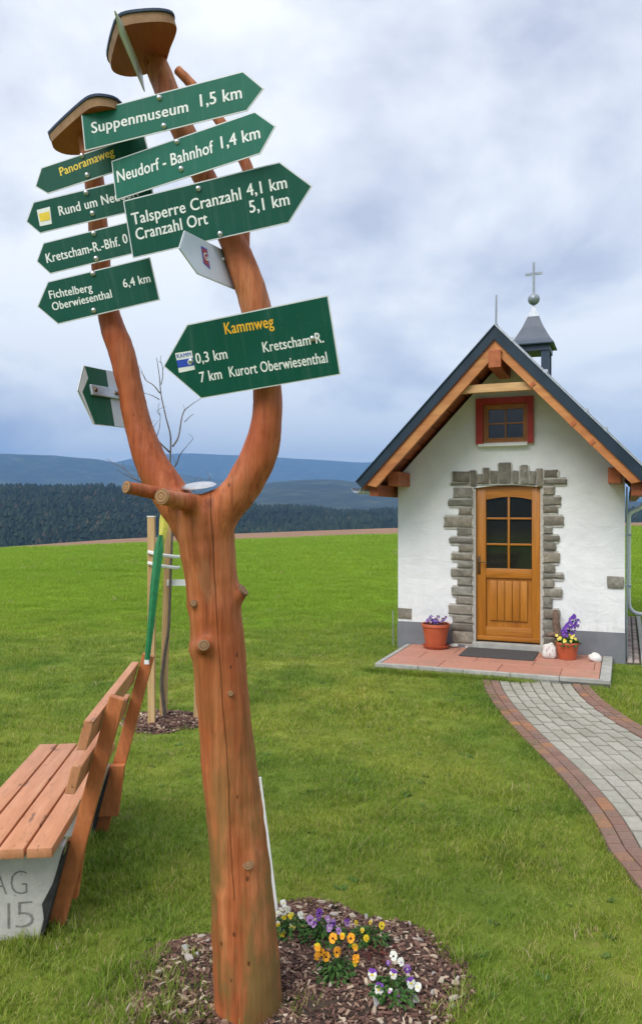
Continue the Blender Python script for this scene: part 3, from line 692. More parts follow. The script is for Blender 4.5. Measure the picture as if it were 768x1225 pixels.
for r in range(rows):
    a = y0 + (y1 - y0) * r / rows; b = y0 + (y1 - y0) * (r + 1) / rows; u = x0 - (tw / 2 if r % 2 else 0)
    while u < x1 - .02:
        uu0 = max(u, x0); uu1 = min(u + tw, x1)
        if uu1 - uu0 > .03: slab((uu0 + .002, a + .002, PZ - .04), (uu1 - .002, b - .002, PZ + random.uniform(-.002, .001)), 'tile', 'tile', patio)
        u += tw

# strip of cobbles and kerb along the right wall
strip = tag(empty('cobble_strip', CO + Vector((0, 0, .062)), RZ), kind='structure')
MB().box((WID + .012, -.02, -.1), (WID + .16, LEN, .012)).obj('bed', M['joint'], strip)
cobm = [MB().box((-.03, -.035, -.02), (.03, .035, .03)).mesh('cobble', M['cobble'], bevel=.01, bseg=1) for _ in range(1)]
for j in range(58):
    for i in range(2):
        o = link('cobble', cobm[0], None, strip); o.location = (WID + .05 + i * .07, .02 + j * .068, random.uniform(-.004, .004)); o.rotation_euler = (0, 0, random.uniform(-.1, .1)); s_ = random.uniform(.82, 1.0); o.scale = (s_, s_ * .9, 1)
for j in range(4): slab((WID + .165, -.05 + j * 1.0, -.1), (WID + .225, -.05 + j * 1.0 + .994, .045), 'kerb', 'edging', strip)
for j in range(3): slab((WID + .23, .3 + j * .5, -.06), (WID + .52, .3 + j * .5 + .49, .03), 'kerb', 'slab', strip)

# ------------------------------------------------------------ curved path
path = tag(empty('path', (0, 0, 0)), kind='structure')
def pinterp(pts): 
    g = [G(*p, .015) for p in pts]; g = sorted([(q.y, q.x) for q in g]); return g
LO = pinterp([(579,814.5),(587.5,838),(611,865),(638,889),(664.7,915.5),(682.5,939),(700,963),(724,998.6),(748,1037),(765.6,1062.5)])
LI = pinterp([(596.4,814.5),(602,835),(617,853),(638,871),(667.7,894.7),(688.5,918.5),(715,945),(730,966),(754,995.7),(768,1016)])
RI = pinterp([(681,816),(685.5,829),(700,845.7),(724,862),(748,875),(768,885.8)])
def smooth_curve(g, ext):
    ys = [a for a, b in g]; xs_ = [b for a, b in g]
    def f(y):
        c = np.polyfit(ys, xs_, 3)
        if y < ys[0]:
            return float(np.polyval(c, ys[0])) + (ys[0] - y) * ext
        return float(np.polyval(c, y))
    return f
fLI = smooth_curve(LI, -.02); fRI = smooth_curve(RI, 0)
wid_bottom = .72
def leftx(y): return fLI(y)
ymax, ymin = 8.15, 1.0
def rightx(y):
    w_ = .70
    if y > 5.8: w_ = fRI(y) - fLI(y)
    else: w_ = fRI(5.8) - fLI(5.8)
    return leftx(y) + w_
NC = 7
joint = MB(); ys_ = np.linspace(ymin, 8.1, 60)
vs_ = []
for y in ys_: vs_ += [(leftx(y) - .165, y, .008 + gz(leftx(y), y)), (rightx(y) + .165, y, .008 + gz(rightx(y), y))]
joint.add(vs_, [(2*i, 2*i+1, 2*i+3, 2*i+2) for i in range(59)]); joint.obj('joint_bed', M['joint'], path)
PF0 = L2W(0, -PV - .004); 
def below_patio(x, y): # true when the point is in front of the patio edge
    return (Vector((x, y, 0)) - PF0).dot(D) < 0
def quadblock(c, name, mat, par, h=.022):
    cx_ = sum(p[0] for p in c) / 4; cy_ = sum(p[1] for p in c) / 4
    h += random.uniform(-.0015, .0015); i_ = .0035
    vs_ = [(p[0] - cx_, p[1] - cy_, -.03) for p in c] + [(p[0] - cx_, p[1] - cy_, h - .004) for p in c]
    for p in c:
        d = Vector((p[0] - cx_, p[1] - cy_)); d = d * (1 - i_ / max(d.length, .01)); vs_.append((d.x, d.y, h))
    fs = [(i, (i+1) % 4, 4+(i+1) % 4, 4+i) for i in range(4)] + [(4+i, 4+(i+1) % 4, 8+(i+1) % 4, 8+i) for i in range(4)] + [(8, 9, 10, 11)]
    o = MB().add(vs_, fs).obj(name, M[mat], par); o.location = (cx_, cy_, gz(cx_, cy_)); return o
g_ = .0055
def clipy(x): # patio front line y at x
    return PF0.y + (x - PF0.x) * U.y / U.x
for c in range(NC):
    y = 8.3 - (c % 2) * .11 - (.03 if c % 3 else 0)
    while y > ymin + .2:
        y0_, y1_ = y - .20, y
        a0, a1 = c / NC, (c + 1) / NC
        xm = leftx(y) + (rightx(y) - leftx(y)) * (a0 + a1) / 2; cy_ = clipy(xm)
        if y0_ < cy_ - .03:
            y1c = min(y1_, cy_ - .005)
            q = lambda yy, t: leftx(yy) + (rightx(yy) - leftx(yy)) * t
            quadblock([(q(y0_, a0) + g_, y0_ + .008), (q(y0_, a1) - g_, y0_ + .008), (q(y1c, a1) - g_, y1c - .008), (q(y1c, a0) + g_, y1c - .008)], 'paver', 'paver', path)
        y -= .20
for side in (0, 1):
    for c in range(2):
        y = 8.25 - c * .05
        while y > ymin + .1:
            y0_, y1_ = y - .098, y
            off = (lambda yy: leftx(yy) - .162 + c * .081) if side == 0 else (lambda yy: rightx(yy) + .002 + c * .081)
            xm = off(y) + .04; cy_ = clipy(xm)
            if side == 1 and xm > L2W(PU1, -PV).x: cy_ = 7.35
            if y0_ < cy_ - .02 and not (side == 1 and y < 2.6) :
                y1c = min(y1_, cy_ - .005)
                quadblock([(off(y0_) + .003, y0_ + .003), (off(y0_) + .078, y0_ + .003), (off(y1c) + .078, y1c - .003), (off(y1c) + .003, y1c - .003)], 'brick', 'brick', path, .024)
            y -= .098

# ------------------------------------------------------------ signpost
PB = G(299, 1213); PB = Vector((PB.x, 2.62, 0))
post = tag(empty('signpost', PB), 'forked reddish brown tree trunk post carrying the green arrow signs', 'signpost')
def loc(p): return Vector(p) - PB
def path_px(pts):
    c = catmull([(*P(x, y, Y), r) for x, y, Y, r in pts], 7); return [loc(q[:3]) for q in c], [float(q[3]) for q in c]
K = lambda wpx, Y=2.6: wpx / 2 / F * Y
tm = MB()
p_, r_ = path_px([(301, 1260, 2.62, K(88)), (298, 1215, 2.62, K(84)), (292, 1100, 2.62, K(78)), (284, 1000, 2.62, K(70)), (273, 900, 2.62, K(66)), (261, 770, 2.62, K(64)), (254, 700, 2.62, K(63)), (247, 640, 2.62, K(68)), (243, 606, 2.62, K(66)), (238, 594, 2.62, K(46))])
tm.tube(p_, r_, 24, wob=.05)
p_, r_ = path_px([(254, 655, 2.60, K(38)), (266, 614, 2.59, K(44)), (290, 582, 2.58, K(44)), (312, 540, 2.57, K(43)), (320, 495, 2.56, K(36)), (319, 450, 2.545, K(34)), (312, 395, 2.53, K(35)), (300, 345, 2.525, K(37)), (281, 295, 2.52, K(32)), (258, 240, 2.52, K(29)), (234, 190, 2.52, K(28)), (212, 140, 2.53, K(29)), (194, 95, 2.55, K(30)), (184, 66, 2.56, K(27)), (179, 50, 2.57, K(24))])
tm.tube(p_, r_, 20, wob=.06)
p_, r_ = path_px([(238, 660, 2.64, K(36)), (224, 622, 2.65, K(46)), (203, 590, 2.66, K(46)), (180, 550, 2.67, K(40)), (165, 505, 2.68, K(34)), (156, 465, 2.68, K(32)), (147, 425, 2.68, K(33)), (133, 385, 2.68, K(30)), (125, 345, 2.68, K(24)), (120, 300, 2.68, K(25)), (116, 250, 2.68, K(24)), (112, 205, 2.68, K(26)), (107, 168, 2.68, K(27)), (105, 155, 2.68, K(26))])
tm.tube(p_, r_, 20, wob=.06)
stA = (loc(P(152, 583, 2.42)), loc(P(222, 597, 2.60))); stB = (loc(P(194, 594, 2.38)), loc(P(236, 604, 2.58)))
tm.tube([stA[0], stA[0].lerp(stA[1], .5), stA[1]], [K(17, 2.4), K(18, 2.5), K(24)], 14); tm.tube([stB[0], stB[0].lerp(stB[1], .5), stB[1]], [K(20, 2.4), K(22, 2.5), K(28)], 14)
# knots
kn = [((297, 1034, 2.528), (294, 1036, 2.60), K(14), K(30)), ((276, 830, 2.535), (272, 830, 2.6), K(8), K(22)), ((244, 772, 2.50), (244, 775, 2.60), K(15), K(34)), ((291, 706, 2.60), (270, 722, 2.62), K(18), K(34)), ((232, 722, 2.545), (236, 724, 2.61), K(10), K(24)), ((263, 745, 2.55), (260, 745, 2.62), K(9), K(20))]
for a, b, ra, rb in kn:
    a_, b_ = loc(P(*a)), loc(P(*b)); tm.tube([a_, a_.lerp(b_, .35), a_.lerp(b_, .7), b_], [ra, ra * 1.25, ra * 1.9, rb * 1.2], 14)
trunk = tm.obj('trunk', M['trunk'], post, smooth=True)
md = trunk.modifiers.new('r', 'REMESH'); md.mode = 'VOXEL'; md.voxel_size = .0085; md.use_smooth_shade = True
md = trunk.modifiers.new('s', 'SMOOTH'); md.factor = .6; md.iterations = 9
tx = bpy.data.textures.new('trunk_relief', 'CLOUDS'); tx.noise_scale = .09; tx.noise_depth = 3
md = trunk.modifiers.new('d', 'DISPLACE'); md.texture = tx; md.strength = .006; md.texture_coords = 'LOCAL'
# thin side branch behind the signs
b_, r2 = path_px([(213, 84, 2.60, K(11)), (232, 104, 2.60, K(12)), (262, 143, 2.60, K(13)), (292, 192, 2.585, K(14)), (298, 220, 2.57, K(15)), (292, 262, 2.55, K(17)), (290, 300, 2.54, K(16))])
br = MB().tube(b_, r2, 12, wob=.1).obj('side_branch', M['trunk'], post); sm(br, 60)
def disc(a, b, r, name, mat):
    a = Vector(a); b = Vector(b); d = (a - b).normalized(); m_ = MB().lathe([(0, .003), (r * .7, .003), (r * .95, .0015), (r, -.004)], 16)
    me = m_.mesh(name, M[mat]); o = link(name, me, None, post); o.matrix_local = Matrix.Translation(a + d * .0015) @ d.to_track_quat('Z', 'Y').to_matrix().to_4x4(); return o
disc(stA[0], stA[1], K(16.5, 2.4), 'cut_end', 'endgrain'); disc(stB[0], stB[1], K(20, 2.4), 'cut_end', 'endgrain')
for a, b, ra, rb in kn: disc(loc(P(*a)), loc(P(*b)), ra * .92, 'knot', 'knot')
disc(b_[0], b_[1], K(10), 'cut_end', 'endgrain')
# cap boards
def cap(px, h, up, thick):
    pts = []
    for x, y in px:
        Y = h * F / (CY - y); pts.append(loc(((x - CX) / F * Y, Y, EYE + h)))
    cc = catmull(pts + [pts[0]], 3)[:-1]; pts = [Vector(q) for q in cc]; up = Vector(up).normalized()
    o = MB().prism(pts, up * thick).obj('cap_board', [M['capwood'], M['capedge']], post)
    for p in o.data.polygons: p.material_index = 1 if len(p.vertices) == 4 else 0
    c = sum(pts, Vector()) / len(pts); big = [c + (p - c) * 1.035 + up * (thick + .0005) for p in pts]
    MB().prism(big, up * .008).obj('cap_felt', M['felt'], o)
cap([(142, 40), (150, 31), (170, 27), (195, 26), (210, 30), (211, 40), (204, 58), (197, 77), (178, 88), (157, 92), (139, 88), (133, 79), (136, 60)], 1.50, (-.30, -.12, 1), .030)
cap([(62, 170), (76, 156), (100, 135), (112, 128), (126, 127), (143, 132), (152, 147), (142, 167), (122, 180), (100, 185), (80, 185), (66, 179)], 1.30, (-.22, -.10, 1), .028)
tag(sm(MB().lathe([(0, .009), (.03, .008), (.052, .004), (.060, -.001), (.05, -.004), (0, -.004)], 20).obj('metal_cap', M['steel']), 60), 'shiny round metal disc lying in the fork of the trunk', 'metal disc').matrix_local = Matrix.Translation(P(238, 581, 2.59)) @ Matrix.Rotation(-.08, 4, 'Y') @ Matrix.Rotation(.22, 4, 'X')

# ------------------------------------------------------------ arrow signs
def basis(yaw, pit, roll):
    return Matrix.Rotation(yaw, 3, 'Z') @ Matrix.Rotation(pit, 3, 'X') @ Matrix.Rotation(roll, 3, 'Y')
fcache = {}
def text_mesh(s, x0, z0, x1, z1, cap_, bold=.021, y=-.0031, italic=0):
    cu = bpy.data.curves.new('lettering', 'FONT'); cu.body = s; cu.size = 1; cu.resolution_u = 3; cu.space_character = 1.04; cu.offset = min(bold, 0)
    o = bpy.data.objects.new('tmp', cu); me0 = bpy.data.meshes.new_from_object(o); bpy.data.objects.remove(o)
    if 'H' not in fcache:
        c2 = bpy.data.curves.new('h', 'FONT'); c2.body = 'H'; c2.size = 1; o2 = bpy.data.objects.new('t2', c2); m2 = bpy.data.meshes.new_from_object(o2); fcache['H'] = max(v.co.y for v in m2.vertices); bpy.data.objects.remove(o2)
    V = [v.co.copy() for v in me0.vertices]; Fc = [tuple(p.vertices) for p in me0.polygons]
    a, b = min(v.x for v in V), max(v.x for v in V); H = fcache['H']; vs_ = []; fs = []
    b_ = max(bold, 0)   # heavier strokes: the same letter shapes laid slightly apart
    for i, (ox, oz) in enumerate([(0, 0), (b_, 0), (-b_, 0), (0, b_ * .5), (0, -b_ * .5)] if b_ else [(0, 0)]):
        n = len(vs_)
        for v in V:
            t = (v.x + ox - a) / (b - a); vs_.append((x0 + (x1 - x0) * t, y - .00004 * i, z0 + (z1 - z0) * t + (v.y + oz) / H * cap_ * 1.04))
        fs += [tuple(k + n for k in f) for f in Fc]
    me = bpy.data.meshes.new('lettering'); me.from_pydata(vs_, [], fs); return me
def arrow(w_, h_, a, tz, right, ins=0.0):
    if right: p = [(-w_/2, -h_/2), (w_/2, -h_/2), (w_/2 + a, tz), (w_/2, h_/2), (-w_/2, h_/2)]
    else: p = [(w_/2, -h_/2), (w_/2, h_/2), (-w_/2, h_/2), (-w_/2 - a, tz), (-w_/2, -h_/2)]
    if ins:
        # inset polygon
        n = len(p); ar = sum(p[i][0]*p[(i+1) % n][1] - p[(i+1) % n][0]*p[i][1] for i in range(n)); s = 1 if ar > 0 else -1; q = []
        for i in range(n):
            A = Vector(p[i-1]); B = Vector(p[i]); Cc = Vector(p[(i+1) % n]); d1 = (B-A).normalized(); d2 = (Cc-B).normalized()
            n1 = Vector((-d1.y, d1.x)) * s; n2 = Vector((-d2.y, d2.x)) * s; bis = (n1 + n2).normalized(); q.append(tuple(B + bis * ins / max(.3, bis.dot(n1))))
        p = q
    return p
def sign(label, o, yaw, pit, roll, w, h, a, tz, right, texts=(), bolts=(), mat='green', rim=.0038, group='arrow signs on the forked post', facemat=None):
    root = empty('arrow_sign', o); root.rotation_euler = basis(yaw, pit, roll).to_euler(); tag(root, label, 'sign', group)
    pl_ = MB().prism([(x, -.0015, z) for x, z in arrow(w, h, a, tz, right)], (0, .003, 0)).obj('plate', M['alu'], root)
    MB().prism([(x, -.0024, z) for x, z in arrow(w, h, a, tz, right, rim)], (0, .0008, 0)).obj('face', M[facemat or mat], root)
    for t in texts:
        me = text_mesh(t[0], *t[1:6]); link('lettering', me, M[t[6] if len(t) > 6 else 'white'], root)
    for x, z in bolts:
        bm_ = MB().lathe([(0, .008), (.004, .0078), (.0075, .0055), (.0095, .001), (.0098, 0)], 14)
        ob = link('bolt', bm_.mesh('bolt', M['steel'], smooth=True), None, root); ob.location = (x, -.0025, z); ob.rotation_euler = (R(90), 0, 0)
    return root
S1 = sign('upper right-pointing green arrow sign reading Suppenmuseum 1,5 km', (-.5051, 2.44, 1.2674 + EYE), -.2829, .0459, -.0833, .5711, .1209, .0610, -.0065, 1,
  [('Suppenmuseum', -.2516, -.0115, .0927, -.0195, .0331), ('1,5 km', .1365, -.0140, .2739, -.0195, .0354)], [(-.0012, .0454), (.0054, -.0444)], 'green_light')
S2 = sign('right-pointing green arrow sign reading Neudorf - Bahnhof 1,4 km', (-.4368, 2.44, 1.1240 + EYE), -.3670, .0191, -.1234, .5285, .1316, .0606, .0017, 1,
  [('Neudorf - Bahnhof', -.2482, -.0112, .1107, -.0168, .0365), ('1,4 km', .1391, -.0125, .2713, -.0197, .0357)], [(-.0136, .0548), (-.0102, -.0343)], 'green_light')
S3 = sign('large right-pointing green arrow sign reading Talsperre Cranzahl 4,1 km over Cranzahl Ort', (-.37, 2.44, .9529 + EYE), -.2335, .1145, -.1263, .5351, .1845, .0897, -.0002, 1,
  [('Talsperre Cranzahl', -.2473, .0103, .1287, .0094, .0347), ('4,1 km', .1496, .0143, .2792, .0110, .0345), ('Cranzahl Ort', -.2424, -.0392, .0079, -.0403, .0347), ('5,1 km', .1505, -.0372, .2792, -.0396, .0347)], [(-.006, .0721), (.0421, -.0789)])
S4 = sign('large left-pointing green arrow sign headed Kammweg in yellow, lowest on the right limb', (-.1859, 2.44, .5175 + EYE), -.2971, .2026, -.1112, .4825, .2417, .1131, .0047, 0,
  [('Kammweg', -.1135, .0660, .0527, .0596, .0344, 'orange'), ('Kretscham-R.', .0037, -.0118, .2053, -.0152, .0305), ('0,3 km', -.2329, -.0074, -.1217, -.0093, .0314), ('7 km', -.2307, -.0692, -.1530, -.0689, .0317), ('Kurort Oberwiesenthal', -.1248, -.0687, .2068, -.0772, .0313)],
  [(-.2519, .004), (.1699, .0024)])
S5 = sign('small green arrow sign with yellow word Panoramaweg, highest on the left limb', (-.7608, 2.6, 1.1758 + EYE), -.1430, .0302, -.2376, .3789, .0927, .0372, -.0089, 0,
  [('Panoramaweg', -.1279, -.0030, .0725, .0078, .0272, 'yellow')], [(-.0379, .0400), (-.0363, -.0280)])
S6 = sign('green arrow sign with yellow square trail mark and words Rund um Neudorf', (-.7654, 2.6, 1.0409 + EYE), -.0986, .0767, -.1833, .4141, .1072, .0399, -.0052, 0,
  [('Rund um Neudorf', -.1250, -.0121, .1610, -.0092, .0297)], [(-.0185, .0413), (-.0114, -.0294)])
S7 = sign('green arrow sign on the left limb reading Kretscham-R.-Bhf. under the yellow-square sign', (-.7504, 2.6, .9001 + EYE), -.1017, .0602, -.1950, .3749, .1075, .0373, -.0020, 0,
  [('Kretscham-R.-Bhf.', -.1880, -.0163, .0734, -.0182, .0300), ('0', .0872, -.0146, .1029, -.0143, .0296)], [(-.0069, .0429), (-.0164, -.0403)])
S8 = sign('green arrow sign reading Fichtelberg Oberwiesenthal 6,4 km, lowest of the left-pointing stack', (-.7329, 2.6, .7477 + EYE), -.0391, .0596, -.2183, .3596, .1465, .0556, .0002, 0,
  [('Fichtelberg', -.1844, .0148, -.0367, .0072, .0258), ('Oberwiesenthal', -.1843, -.0257, .0235, -.0285, .0258), ('6,4 km', .07, -.0062, .1632, -.0084, .0270)], [(-.0219, .0635), (-.0480, -.0563)])
def poly_obj(name, pts, y, mat, par): MB().add([(x, y, z) for x, z in pts], [tuple(range(len(pts)))]).obj(name, M[mat], par, recalc=False)
# trail marks
poly_obj('trail_mark', [(-.3021, .0385), (-.2418, .0365), (-.2427, -.0248), (-.3017, -.0260)], -.0030, 'white', S4)
poly_obj('trail_mark_bar', [(-.3018, .0150), (-.2424, .0130), (-.2426, -.0110), (-.3018, -.0100)], -.0036, 'blue', S4)
link('lettering', text_mesh('KAMM', -.2975, .0215, -.2465, .0195, .0125, .01, -.0037), M['blue'], S4)
me_ = MB().lathe([(0, .001), (.009, .001), (.009, 0)], 16).mesh('trail_mark_ring', M['white']); o_ = link('trail_mark_ring', me_, None, S4); o_.location = (-.2545, -.0036, .002); o_.rotation_euler = (R(90), 0, 0)
poly_obj('trail_mark', [(-.2004, .0241), (-.1528, .0250), (-.1582, -.0320), (-.2013, -.0309)], -.0030, 'white', S6)
poly_obj('trail_mark_square', [(-.1960, .0100), (-.1585, .0105), (-.1600, -.0175), (-.1965, -.0165)], -.0036, 'yellow', S6)
# small sticker on the big sign
poly_obj('sticker', [(.163, -.006), (.180, -.007), (.179, .007), (.164, .008)], -.0036, 'redp', S4)
S9 = sign('pale arrow plate with small red emblem turned edgewise towards the viewer', (-.3455, 2.42, .7877 + EYE), 1.2030, -.2778, -.0931, .2594, .1365, .0734, -.0052, 0, facemat='whiteplate', rim=.0025, bolts=[(.10, .03)])
poly_obj('emblem', [(-.048, .040), (-.008, .038), (-.030, -.034), (-.068, -.022)], -.0030, 'blue', S9)
poly_obj('emblem_field', [(-.045, .034), (-.014, .033), (-.034, -.028), (-.063, -.018)], -.0036, 'redp', S9)
link('lettering', text_mesh('G', -.050, -.008, -.024, -.004, .024, .02, -.0042), M['white'], S9)
S10 = sign('green arrow sign seen from behind with a white end strip and steel bracket', (-.7598, 2.72, .4044 + EYE), 1.1474, -.1814, -.0340, .1811, .2066, .0532, .0086, 0, facemat='green_back', rim=.002)
poly_obj('white_strip', [(.022, .102), (.089, .102), (.089, -.102), (.018, -.102)], -.0031, 'whiteplate', S10)
poly_obj('white_edge', [(-.140, .012), (-.088, .102), (-.080, .060), (-.122, .006), (-.086, -.100), (-.092, -.102)], -.0030, 'alu', S10)
MB().box((-.085, -.014, -.002), (.085, -.0035, .036)).obj('bracket', M['galv'], S10, bevel=.003)
MB().tube([(.06, -.010, .017), (.10, -.05, .017), (.13, -.06, .017)], .010, 8).obj('bracket_arm', M['galv'], S10)
for x in (-.065, .045): 
    ob = link('bolt', MB().lathe([(0, .006), (.006, .005), (.008, 0)], 12).mesh('bolt', M['bronze']), None, S10); ob.location = (x, -.0142, .017); ob.rotation_euler = (R(90), 0, 0)
# blade near the top seen almost edge on
def sign_free(label, tip, c1, c2, c3, c4):
    root = empty('arrow_sign', tip); tag(root, label, 'sign', 'arrow signs on the forked post'); t = Vector(tip)
    vs_ = [Vector(q) - t for q in (tip, c1, c2, c3, c4)]; nrm = (vs_[2] - vs_[1]).cross(vs_[4] - vs_[1]).normalized() * .004
    MB().prism(vs_, nrm).obj('plate', M['alu'], root)
    cen = sum(vs_, Vector()) / 5
    MB().prism([cen + (v - cen) * .97 + nrm * 1.05 for v in vs_], nrm * .2).obj('face', M['galv'], root)
    return root
sign_free('thin grey arrow plate under the top cap board, seen almost edge on', P(138.5, 13, 2.30), P(147, 26, 2.36), P(170, 84, 2.58), P(174, 110, 2.60), P(145, 42, 2.37))

# ------------------------------------------------------------ bench
bench = tag(empty('bench', (-1.10, 3.18, 0), R(5)), 'reddish painted wooden bench on concrete supports, left of the signpost', 'bench')
def bb(name, lo, hi, mat, bev=.004, par=bench): return sm(MB().box(lo, hi).obj(name, M[mat], par, bevel=bev), 30)
for i in range(4):
    x1_ = .045 - i * .106; bb('seat_plank', (x1_ - .096, -.215 + random.uniform(-.004, .004), .385), (x1_, 1.15, .425), 'seat', .005)
lean = .25
def postf(y, name='backrest_post'):
    h_ = .955; w_ = .08; x_ = .0
    MB().prism([(x_ - .033, y, 0), (x_ + .037, y, 0), (x_ + .037 + lean - .005, y, h_ - .02), (x_ - .033 + lean + .005, y, h_)], (0, .045, 0)).obj(name, M['benchwood'], bench, bevel=.003)
postf(0.0); postf(.955)
def rail(z0, z1):
    xl = lambda z: -.035 + lean * z / .955
    MB().prism([(xl(z0) - .002, -.20, z0), (xl(z1) - .002, -.20, z1), (xl(z1) - .040, -.20, z1 + .004), (xl(z0) - .040, -.20, z0 + .004)], (0, 1.19, 0)).obj('backrest_rail', M['seat'], bench, bevel=.004)
rail(.79, .905); rail(.62, .73)
for y, f_ in ((-.075, 1), (.88, -1)):
    slabm = MB().prism([(-.33, y, -.1), (-.035, y, -.1), (-.04 + .0, y, 0), (.055, y, .372), (-.35, y, .372)], (0, .07, 0)).obj('concrete_support', M['concrete'], bench, bevel=.006)
    MB().prism([(-.040, y - .004, .0), (-.028, y - .004, .0), (.066, y - .004, .36), (.040, y - .004, .30), (.012, y - .004, .22), (-.03, y - .004, .14), (-.022, y - .004, .08)], (0, .075, 0)).obj('tar_edge', M['tar'], slabm)
# inner blocks
MB().prism([(.01, .05, .10), (.08, .05, .09), (.115, .05, .33), (.04, .05, .34)], (0, .035, 0)).obj('block', M['benchwood'], bench, bevel=.003)
MB().prism([(-.03, .905, .10), (.10, .905, .10), (.135, .905, .37), (.0, .905, .37)], (0, .045, 0)).obj('block', M['benchwood'], bench, bevel=.003)
# scratched letters on the near support
binv = (Matrix.Translation(bench.location) @ Matrix.Rotation(R(5), 4, 'Z')).inverted()
def bl(px, py):
    # ray to local plane y = -.0765
    for k in range(1):
        d = Vector(((px - CX) / F, 1, (CY - py) / F)); o0 = binv @ Vector((0, 0, EYE)); dd = (binv.to_3x3() @ d); t = (-.0765 - o0.y) / dd.y; return o0 + dd * t
for s, q0, q1, cp in (('AG', (-12, 1071), (33, 1070), .095), ('1', (9.5, 1112), (12.3, 1112), .105), ('5', (19, 1111), (41, 1109), .105)):
    a = bl(*q0); b = bl(*q1); link('scratched_lettering', text_mesh(s, a.x, a.z, b.x, b.z, cp, -.022, -.0768), M['scratch'], bench)
sm(MB().lathe([(0, .008), (.006, .006), (.009, 0)], 10).obj('screw', M['steel'], bench)).matrix_local = Matrix.Translation((-.02, -.077, .355)) @ Matrix.Rotation(R(90), 4, 'X')

# green and yellow strap tied to the bench top
stp = []
for x, y, Y, wd in ((176, 792, 4.12, 6), (181, 745, 4.15, 8), (185, 700, 4.18, 10), (190, 658, 4.22, 11), (192, 640, 4.24, 5)): stp.append((P(x, y, Y), wd / 2 / F * Y))
def ribbon(b, pts, th_=.006, sx=1):
    L_ = []
    for p, h_ in pts: L_.append((p - Vector((h_, 0, 0)), p + Vector((h_, 0, 0))))
    vs_ = []
    for a, c_ in L_:
        m_ = (a + c_) / 2 + Vector((0, -.012, 0)); vs_ += [a, m_, c_, c_ + Vector((0, th_, 0)), m_ + Vector((0, th_, 0)), a + Vector((0, th_, 0))]
    n = 6; b.add(vs_, [(i*n+k, i*n+(k+1) % n, (i+1)*n+(k+1) % n, (i+1)*n+k) for i in range(len(pts)-1) for k in range(n)] + [tuple(range(n))[::-1], tuple((len(pts)-1)*n+k for k in range(n))]); return b
strap = tag(empty('strap', P(176, 792, 4.12)), 'taut green strap with a yellow upper end rising from the bench backrest', 'strap')
mo = strap.location.copy()
ribbon(MB(), [(p - mo, h_) for p, h_ in stp]).obj('green_band', M['strapg'], strap)
yl = [(P(193, 662, 4.25), 3), (P(195, 640, 4.26), 9), (P(197, 622, 4.27), 12), (P(197, 608, 4.28), 7), (P(196, 598, 4.29), 4)]
ribbon(MB(), [(p - mo, k / 2 / F * 4.26) for p, k in yl]).obj('yellow_band', M['strapy'], strap)
MB().box((-.012, -.012, -.01), (.012, .012, .012)).obj('clip', M['whitewood'], strap)

# ------------------------------------------------------------ sapling with stakes
sb = G(197, 863)
def stake(base, top, label):
    o = tag(empty('stake', base), label, 'stake', 'stakes holding the sapling'); t = Vector(top) - Vector(base)
    m_ = MB().bar((0, 0, -.1), t, .055, .055, (0, 1, 0)); m_.obj('pole', M['stake'], o, bevel=.004)
    MB().box(t + Vector((-.03, -.03, -.004)), t + Vector((.03, .03, .006))).obj('cap', M['whitewood'], o); return o
s1 = G(182, 869); s2 = G(195, 861); s3 = G(236, 860)
stake(s1, P(181.5, 618, s1.y), 'raw wooden stake left of the sapling, nearest the bench')
stake(s2, P(203, 614, s2.y), 'raw wooden stake right beside the sapling stem')
stake(s3, P(240, 660, s3.y), 'raw wooden stake half hidden behind the signpost trunk')
tag(MB().bar(P(200, 697, s2.y - .035), P(242, 697, s3.y - .035), .02, .05).obj('cross_slat', M['whitewood']), 'white slat joining two sapling stakes', 'slat')
bd = MB()
for y_ in (663, 676):
    a = P(183, y_, s1.y); c_ = P(208, y_ + 3, s2.y); bd.tube([a + Vector((-.03, -.04, .02)), a + Vector((.05, -.05, 0)), c_ + Vector((.03, -.04, 0)), c_ + Vector((.035, .04, 0))], [.015] * 4, 6)
bo = tag(bd.obj('tie', M['whitewood']), 'white bands tying the sapling to its stakes', 'tie band')
tree = tag(empty('sapling', sb), 'bare young sapling with thin dark twigs behind the signpost', 'tree')
def tp(pts, r0, r1, dy=0):
    n = len(pts); c = catmull([P(x, y, sb.y + dy * i / n) for i, (x, y) in enumerate(pts)], 4); m_ = len(c)
    return [Vector(q) - sb for q in c], [r0 + (r1 - r0) * i / (m_ - 1) for i in range(m_)]
stem = MB()
def twig(b, pts, r0, r1, dy=0): p_, r_ = tp(pts, r0, r1, dy); b.tube(p_, r_, 7)
twig(stem, [(198, 866), (197, 850), (193.5, 818), (197, 785), (201.7, 754), (203.5, 715), (204.5, 683), (206, 640), (205, 600), (203.5, 560), (204.5, 524), (199, 500), (193, 472), (191, 450), (187.6, 428)], .017, .0025)
stem.obj('trunk', M['bark'], tree, smooth=True)
